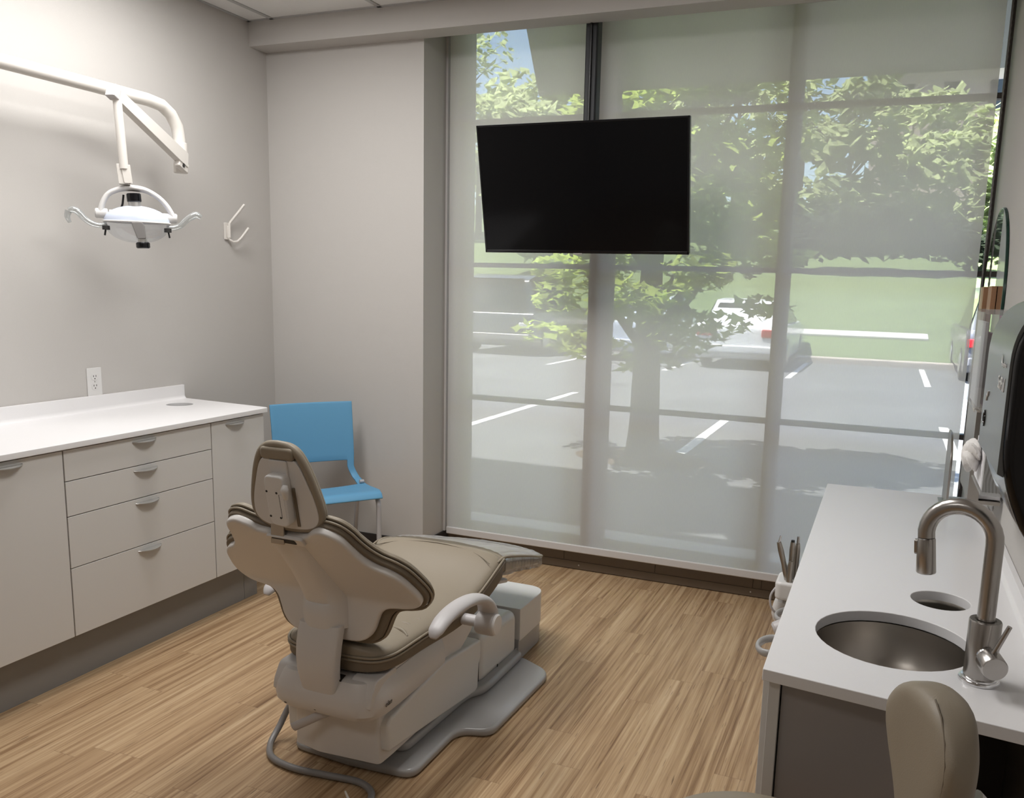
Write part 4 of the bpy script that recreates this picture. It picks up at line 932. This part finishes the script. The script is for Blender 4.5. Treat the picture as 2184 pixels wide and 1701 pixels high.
# round mirror with wooden rests
mr_ = thing('round_mirror', (WR-.01, 3.80, 1.49), 'round frameless mirror on the right wall next to the window', 'mirror')
fr = Matrix(((0, 0, -1, WR-.001), (1, 0, 0, 3.80), (0, 1, 0, 1.49), (0, 0, 0, 1)))
fr = axis_frame((WR-.001, 3.80, 1.49), (WR-.1, 3.80, 1.49))
lathe('mirror_glass', [(0, .0102), (.350, .0102)], fr, M['mirror'], mr_, 96)
lathe('mirror_edge', [(.350, .0102), (.355, .009), (.357, .001), (0, .001)], fr, M['mirror_edge'], mr_, 96)
wr = thing('wooden_wall_rest', (WR-.02, 3.69, 1.455), 'short square wooden block rest at the lower edge of the round mirror', 'wooden block')
box('wood_block', WR-.030, WR-.012, 3.620, 3.745, 1.440, 1.545, M['wood_light'], wr, bevel=.0015)
wl = thing('wooden_wall_strip', (WR-.02, 4.0, 1.15), 'long tapering wooden strip on the right wall close to the window', 'wooden strip')
prism('wood_strip', rpoly([(3.93, 1.545), (4.06, 1.545), (4.055, 1.25), (4.02, 1.14), (3.965, 1.10), (3.94, 1.25)], [.002, .002, .04, .04, .03, .05], 5), WR-.030, WR-.011, FX(), M['wood_light'], wl, bevel=.002)
# acrylic leaflet holder
lh = thing('leaflet_holder', (.31, 2.7, 1.2), 'clear acrylic leaflet rack above the towel dispenser on the right wall', 'leaflet holder')
bm = bmesh.new(); bbox(bm, .232, .236, 2.60, 2.86, 1.20, 1.462); bbox(bm, .236, WR-.001, 2.60, 2.604, 1.20, 1.468); bbox(bm, .236, WR-.001, 2.856, 2.86, 1.20, 1.468); bbox(bm, .232, WR-.001, 2.60, 2.86, 1.196, 1.20)
finish(bm, 'rack', M['acrylic'], lh)
def leaflet(x, y0, y1, z1, m, lab):
    q = box('leaflet', x-.004, x+.004, y0, y1, 1.202, z1, m, None, bevel=.0006); tag(q, lab, 'leaflet', 'leaflets in the clear rack')
leaflet(.245, 2.615, 2.85, 1.435, M['leaf_white'], 'white leaflet at the front of the clear wall rack')
leaflet(.262, 2.612, 2.845, 1.405, M['magenta'], 'magenta leaflet second from the front in the clear wall rack')
leaflet(.300, 2.615, 2.84, 1.45, M['magenta'], 'tall magenta leaflet in the middle of the clear wall rack')
leaflet(.325, 2.610, 2.84, 1.435, M['leaf_white'], 'white leaflet behind the tall magenta one in the clear wall rack')
leaflet(.345, 2.612, 2.84, 1.456, mat('leaflet_violet', (.07, .03, .12), .5), 'dark violet leaflet closest to the wall in the clear rack')

# ================================================================== OPERATOR STOOL (cut by the lower edge)
st = thing('operator_stool', (-.12, 1.40, 0), 'taupe upholstered operator stool in the lower right foreground', 'stool')
bm = bmesh.new(); sc0 = Vector((-.140, 1.425, 0))
blathe(bm, [(0, .425), (.15, .425), (.205, .435), (.222, .455), (.222, .478), (.205, .498), (.15, .508), (0, .511)], Matrix.Translation(sc0), 56)
finish(bm, 'seat', M['leather'], st, angle=80)
lathe('seat_pan', [(0, .405), (.12, .405), (.16, .424), (0, .424)], Matrix.Translation(sc0), M['black'], st, 32)
cyl('gas_column', sc0+V(0, 0, .09), sc0+V(0, 0, .405), .022, M['chrome'], st, 20)
for i in range(5):
    a = 2*pi*i/5+.4; e = sc0+V(.25*cos(a), .25*sin(a), .075)
    lg = tube('foot_spoke', [sc0+V(0, 0, .095), sc0+V(.12*cos(a), .12*sin(a), .092), e], [.022, .018, .014], M['white'], st, 12)
    cyl('caster', e+V(-.012*sin(a), .012*cos(a), -.050), e+V(.012*sin(a), -.012*cos(a), -.050), .025, M['black'], st, 20, .004)
# backrest pad: egg-shaped, wrapping slightly around the sitter
PC = Vector((.122, 1.345, .735)); PA = Vector((-.39, .92, 0)).normalized(); PN = Vector((-.92, -.39, 0)).normalized()
def pad_pt(a, h, n):
    wrap = 1.35*a*a
    return PC + PA*a + PN*(n+wrap) + Vector((0, 0, h))
hw_tab = [(-.20, .034), (-.10, .046), (-.03, .066), (.0, .080), (.04, .100), (.08, .114), (.11, .114), (.14, .096), (.165, .064), (.178, .030)]
bm = bmesh.new(); rings = []
for i in range(23):
    h = -.20 + .378*i/22; hw = lerp_tab(hw_tab, h)*1.0; th = .036*min(1, (hw/.06)**.5)
    ring = []
    for k_ in range(32):
        t = 2*pi*(k_+.5)/32; ca, sa = cos(t), sin(t)
        a = hw*math.copysign(abs(ca)**.62, ca); n = th*math.copysign(abs(sa)**.75, sa); ring.append(pad_pt(a, h, n))
    rings.append(ring)
bloft(bm, rings); finish(bm, 'backrest_pad', M['leather'], st, angle=90, subsurf=1)
seam = []
for i in range(16):
    h = .177 - .20*i/15; hw = lerp_tab(hw_tab, h); seam.append(pad_pt(-hw*.86, h, .0235))
tube('pad_seam', seam, .0013, M['leather_dk'], st, 6)
tube('pad_seam', [pad_pt(-lerp_tab(hw_tab, -.02)*.80, -.012, .026), pad_pt(-lerp_tab(hw_tab, -.02)*.96, -.024, .010), pad_pt(-lerp_tab(hw_tab, -.03)*.98, -.034, -.012)], .0013, M['leather_dk'], st, 6, smooth_k=3)
tag(tube('back_support', [PC+V(.055, -.03, .03), PC+V(.10, -.035, -.02), PC+V(.135, -.03, -.10), PC+V(.12, -.01, -.20), PC+V(.02, .02, -.315), PC+V(-.10, .04, -.325)], [.030, .034, .034, .032, .030, .028], M['white'], st, 14, smooth_k=4, ell=.5, up=(1, 0, 0)), 'white curved back support')
# ================================================================== OUTSIDE
GZ = -.10
random.seed(11)
ground = struct(box('ground_asphalt', -40, 30, 4.30, 20.75, GZ-.2, GZ, M['asphalt']))
struct(box('ground_walk', -40, 30, 4.30, 5.25, GZ-.1, GZ+.005, M['path']))
# canopy and facade that shade the foot of the window
can = thing('entrance_canopy', (.5, 5.3, 2.9), 'plain canopy overhang outside above the window', 'canopy')
prism('canopy_roof', [(-2.02, 4.60), (-2.60, 6.18), (6.5, 6.18), (6.5, 4.60)], 2.90, 3.12, FZ(), M['soffit'], can, bevel=.01)
struct(box('wall_wing', -14, -3.80, 4.31, 5.30, -.1, 9.5, M['brick']))  # unseen wing, added and sized to shade the ground outside the window
struct(box('wall_facade', -3.79, 8, 4.31, 4.62, 3.1, 4.4, M['brick']))
bm = bmesh.new(); bbox(bm, -3.79, -3.33, 4.31, 4.5, -.1, 3.1); bbox(bm, .5, 8, 4.31, 4.5, -.1, 3.1)
struct(finish(bm, 'wall_exterior', M['brick']))
# parking lines
LINES = [(-4.40, 8.2, 12.2, 'near'), (-1.82, 7.6, 10.9, 'near'), (.72, 9.2, 11.5, 'near'), (-9.05, 16.7, 20.5, 'far'), (-6.50, 16.3, 20.5, 'far'), (-1.72, 16.6, 20.5, 'far'), (.72, 16.6, 20.5, 'far'), (-4.12, 16.6, 20.5, 'far')]
labs = ['white parking line through the left pane, in the near row', 'broad white parking line right of the tree trunk', 'white parking line near the right edge of the window, near row', 'white parking line beside the dark vehicle', 'short white parking line left of the tree crown, far row', 'short white parking line right of the white car', 'white parking line before the right-hand truck, far row', 'white parking line left of the white car']
for (x, a, b, k), lab in zip(LINES, labs):
    q = box('parking_line', x-.055, x+.055, a, b, GZ, GZ+.004, M['linepaint']); tag(q, lab, 'parking line', 'painted parking lines')
# curb, verge, sidewalk, lawn slope
cb = tag(prism('curb', rpoly([(20.72, GZ), (20.72, .04), (20.92, .05), (20.92, GZ)], [.0, .03, .02, 0], 3), -40, 30, FX(), M['curb']), 'pale concrete curb along the far side of the parking lot', 'curb')
def slope(y):
    return lerp_tab([(20.9, .04), (23.0, .42), (23.9, .50), (30, 1.30), (40, 2.75), (60, 6.2), (75, 8.6), (110, 12)], y)
bm = bmesh.new(); ys = [20.92, 21.6, 22.3, 23.0, 23.9, 26, 30, 35, 40, 50, 60, 75, 110]; xs = [-90+10*i for i in range(19)]
G = [[bm.verts.new((x, y, slope(y)+.15*sin(x*.13+y*.1)*max(0, (y-24)/20))) for x in xs] for y in ys]
for r in range(len(ys)-1):
    for i in range(len(xs)-1): bm.faces.new((G[r][i], G[r][i+1], G[r+1][i+1], G[r+1][i]))
struct(finish(bm, 'ground_lawn', M['grass'], angle=80))
prism('sidewalk', [(23.0, .43), (23.95, .515), (23.95, .555), (23.0, .47)], -40, .9, FX(), M['path'])
tag(bpy.data.objects['sidewalk'], 'white sidewalk strip running across the lawn slope', 'sidewalk')
# mulch mound under the tree
bm = bmesh.new(); blathe(bm, [(.55, 0), (.45, .03), (.3, .06), (.2, .07), (0, .07)], Matrix.Translation((-2.1, 7.75, GZ)) @ Matrix.Diagonal((1.2, .8, 1, 1)), 40)
tag(finish(bm, 'mulch_bed', M['mulch']), 'dark mulch bed round the foot of the young maple', 'mulch bed')

def leaves(bm, center, radii, n, size, seed, shell=.55, lobed=False, dropz=0):
    rnd = random.Random(seed); c = Vector(center)
    for _ in range(n):
        while True:
            p = Vector((rnd.uniform(-1, 1), rnd.uniform(-1, 1), rnd.uniform(-1, 1)))
            if shell < p.length <= 1: break
        q = c + Vector((p.x*radii[0], p.y*radii[1], p.z*radii[2]))
        s = size*rnd.uniform(.6, 1.25); a = rnd.uniform(0, 2*pi); tl = rnd.uniform(-.9, .9)
        u = Vector((cos(a), sin(a), rnd.uniform(-.5, .2))).normalized(); v = Vector((-sin(a)*cos(tl), cos(a)*cos(tl), sin(tl))); v = (v-u*v.dot(u)).normalized()
        if lobed:
            pts = [(0, -.5), (.22, -.18), (.55, -.12), (.25, .12), (.0, .62), (-.25, .12), (-.55, -.12), (-.22, -.18)]
        else: pts = [(0, -.5), (.32, 0), (0, .55), (-.32, 0)]
        vs = [bm.verts.new(q + u*(x*s) + v*(y*s) ) for x, y in pts]
        bm.faces.new(vs)
def tree(name, base, trunk, blobs, nleaf, size, m, label, seed, lobed=False, group=None, height=4, spread=1.5, limbs=9):
    t = thing(name, base, label, 'tree', group)
    b = Vector(base); rnd = random.Random(seed)
    bm = bmesh.new()
    th = height
    btube(bm, [b+V(0, 0, -.05), b+V(.01, 0, .3), b+V(0, .02, th*.35), b+V(.05, 0, th*.7), b+V(.0, 0, th)], [trunk*1.25, trunk, trunk*.8, trunk*.45, trunk*.12], 14)
    for i in range(limbs):
        a = rnd.uniform(0, 2*pi); z0 = th*rnd.uniform(.2, .75); L = spread*rnd.uniform(.6, 1.0)
        p0 = b+V(0, 0, z0); p1 = p0+V(cos(a)*L*.4, sin(a)*L*.4, L*.45); p2 = p0+V(cos(a)*L*.8, sin(a)*L*.8, L*.85)
        btube(bm, [p0, p1, p2], [trunk*.35, trunk*.2, trunk*.07], 7)
    finish(bm, 'trunk', M['bark'], t, angle=60)
    bm = bmesh.new()
    for k_, (c, r) in enumerate(blobs): leaves(bm, b+Vector(c), r, nleaf, size, seed*100+k_, lobed=lobed)
    finish(bm, 'foliage', m, t, smooth=False)
    return t
rnd = random.Random(5); blobs = []
# young maple: crown in many small clumps, following the crown's outline
env = [(.78, .35, -2.0), (.95, 1.0, -2.25), (1.2, 1.25, -2.2), (1.5, 1.32, -2.08), (2.0, 1.32, -2.0), (2.6, 1.2, -1.9), (3.2, 1.08, -1.8), (3.8, .85, -1.75), (4.3, .45, -1.75)]
for i in range(150):
    z = .85+3.4*rnd.random()**.8; r_ = lerp_tab([(q[0], q[1]) for q in env], z); cx_ = lerp_tab([(q[0], q[2]) for q in env], z)
    a = rnd.uniform(0, 2*pi); f = rnd.uniform(.25, .95)
    blobs.append(((cx_+2.1+cos(a)*r_*f, sin(a)*r_*f*.85, z-GZ), (rnd.uniform(.20, .34), rnd.uniform(.20, .34), rnd.uniform(.10, .20))))
tree('maple_tree', (-2.10, 7.75, GZ), .145, blobs, 48, .13, M["leaf"], 'young leafy maple tree standing outside the middle of the window', 4, lobed=True, height=4.0, spread=1.3, limbs=18)
# woodland on the slope
woods = []
r2 = random.Random(21)
for i, (x, y, h, s) in enumerate([(-30, 42, 9, 4.5), (-24, 48, 10, 5), (-18, 43, 9, 4.5), (-13.5, 50, 11, 5), (-9, 45, 9, 4.2), (-5.5, 52, 10, 4.8), (-2.6, 46, 8, 3.8), (.2, 53, 7.5, 4.0), (3.4, 48, 6.5, 3.4), (7.6, 52, 7.5, 3.8), (11.5, 46, 7.5, 3.8), (-15, 36, 7, 3), (4.5, 41, 6, 2.8), (-21, 60, 15, 6), (-11, 62, 15, 6), (13.5, 55, 11, 5), (-34, 64, 19, 7.5), (-24, 80, 22, 8)]):
    zb = slope(y); bl = []
    for _ in range(13):
        a = r2.uniform(0, 2*pi); f = sqrt(r2.uniform(0, 1)); z = r2.uniform(.12, .95); rr3 = s*(1-.55*abs(z-.4))
        bl.append(((cos(a)*rr3*f*.7, sin(a)*rr3*f*.7, h*z), (s*.33, s*.33, s*.26)))
    side = 'left' if x < -14 else ('middle' if x < 0 else 'right')
    tree('woodland_tree', (x, y, zb), .22, bl, 90, .85, M['leaf_far'] if i % 3 else M['leaf_dark'], 'hazy %s tree on the far lawn slope, seen through the %s of the shade' % ('broad green' if i % 2 else 'tall dark-green', side), 50+i, group='trees on the far slope, %s side, %s' % (side, 'broad' if i % 2 else 'tall'), height=h*.8, spread=s*.8, limbs=6)
th_ = thing('thicket', (-.4, 38, slope(38)), 'dark low thicket on the lawn slope behind the right pane', 'bush')  # dark leafy mass added in place of the trees' shadow on the lawn
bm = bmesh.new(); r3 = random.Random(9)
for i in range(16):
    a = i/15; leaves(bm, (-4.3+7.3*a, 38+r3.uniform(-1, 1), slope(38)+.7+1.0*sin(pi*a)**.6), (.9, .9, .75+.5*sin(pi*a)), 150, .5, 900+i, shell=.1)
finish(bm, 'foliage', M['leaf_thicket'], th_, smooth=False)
# a house glimpsed high between the trees
hs = thing('far_house', (4.5, 72, slope(72)), 'pinkish stone house glimpsed above the far slope', 'house')
box('house_wall', -2.5, 11, 68, 76, slope(68)-1, 17.5, M['brick'], hs)
prism('house_roof', [(-3.2, 17.4), (11.7, 17.4), (4.2, 21)], 67.5, 76.5, FY(), M['bark'], hs)
for x in (-.5, 2.6, 5.5, 8.4): box('house_window', x-.6, x+.6, 67.93, 68.0, 14.2, 16.2, M['gloss_black'], hs)

# ---- parked cars
def car(loc, color, label, length=4.5, width=1.8, height=1.45, suv=False, red=True, name='parked_car', wagon=False):
    t = thing(name, loc, label, 'car'); X, Y, Z = loc; hw = width/2
    body = carpaint('paint_%d' % len(bpy.data.materials), color)
    gc = .20
    if suv: pr = [(0, .45), (.05, .95), (.15, 1.0), (.25, height*.93), (.8, height), (length*.55, height), (length*.72, 1.12), (length*.97, 1.02), (length, .75), (length, .35), (length*.9, gc), (.1, gc)]
    else: pr = [(0, .45), (.03, .85), (.12, .95), (.55, 1.0), (1.05, height*.97), (length*.42, height), (length*.55, height*.96), (length*.72, .98), (length*.96, .80), (length, .62), (length, .32), (length*.92, gc), (.12, gc)]
    pr = rpoly(pr, .10, 4); low = [(y, min(z, 1.0 if suv else .94)) for y, z in pr]
    # lower body
    bm = bmesh.new(); bprism(bm, [(Y+y, Z+z) for y, z in low], X-hw, X+hw, FX()); finish(bm, 'body', body, t, bevel=.05, seg=3)
    bm = bmesh.new()
    top = [(Y+y, Z+z) for y, z in pr if z > (.95 if suv else .92)]
    rings = []
    for dx, f in ((-hw+.06, 0), (-hw+.22, 1), (hw-.22, 1), (hw-.06, 0)):
        zc = Z+(.95 if suv else .90)
        rings.append([(X+dx, y, zc+(z-zc)*f) for y, z in top])
    bloft(bm, rings); finish(bm, 'cabin', body, t, angle=40)
    # glass bands
    zc = Z+(1.02 if suv else .96); zt = Z+height-.10
    y0r = .16 if suv else .62; y1r = .24 if suv else 1.0
    bm = bmesh.new()
    vs = [bm.verts.new(p) for p in ((X-hw+.20, Y+y0r-.04, zc), (X+hw-.20, Y+y0r-.04, zc), (X+hw-.30, Y+y1r-.05, zt), (X-hw+.30, Y+y1r-.05, zt))]; bm.faces.new(vs)
    ft = finish(bm, 'rear_window', M['gloss_black'], t, smooth=False); md = ft.modifiers.new('s', 'SOLIDIFY'); md.thickness = .03
    for s in (-1, 1):
        bm = bmesh.new(); sx = X+s*(hw-.055); sx2 = X+s*(hw-.205)
        vs = [bm.verts.new(p) for p in ((sx, Y+y0r+.25, zc), (sx, Y+length*.68, zc), (sx2, Y+length*.54, zt), (sx2, Y+y1r+.15, zt))]; bm.faces.new(vs)
        g = finish(bm, 'side_window', M['gloss_black'], t, smooth=False); md = g.modifiers.new('s', 'SOLIDIFY'); md.thickness = .03
        if red:
            box('tail_light', X+s*(hw-.02)-(.42 if s > 0 else 0), X+s*(hw-.02)+(.42 if s < 0 else 0), Y-.012, Y+.05, Z+.68, Z+.84, tail, t, bevel=.02)
        else:
            box('head_light', X+s*(hw-.04)-(.3 if s > 0 else 0), X+s*(hw-.04)+(.3 if s < 0 else 0), Y-.012, Y+.05, Z+.62, Z+.76, M['white'], t, bevel=.02)
        for wy in (.85, length-.85):
            w_ = cyl('wheel', (X+s*(hw-.20), Y+wy, Z+.33), (X+s*(hw+.01), Y+wy, Z+.33), .33, M['black'], t, 28, .03)
            cyl('hubcap', (X+s*(hw+.00), Y+wy, Z+.33), (X+s*(hw+.022), Y+wy, Z+.33), .21, M['handle'], t, 20, .01)
    box('bumper', X-hw+.06, X+hw-.06, Y-.06, Y+.06, Z+.34, Z+.50, body if red else M['hose'], t, bevel=.03)
    return t
tail = mat('tail_lamp_red', (.45, .012, .02), .25)
car((-2.88, 17.75, GZ), (.75, .76, .78), 'white sedan parked tail toward the window behind the tree')
car((-5.35, 18.1, GZ), (.50, .55, .66), 'pale blue-white car parked behind the left half of the tree crown')
car((-8.55, 17.9, GZ), (.06, .065, .075), 'dark sport utility vehicle seen through the left pane of the window', suv=True, height=1.85, width=2.0, red=False)
car((2.35, 17.6, GZ), (.10, .10, .115), 'dark truck with red tail lights at the right edge of the window', suv=True, height=1.8, width=2.05)
box('road_bollard', .98, 1.02, 17, 17.04, GZ, GZ+.3, M['handle']); bpy.data.objects.remove(bpy.data.objects['road_bollard'])
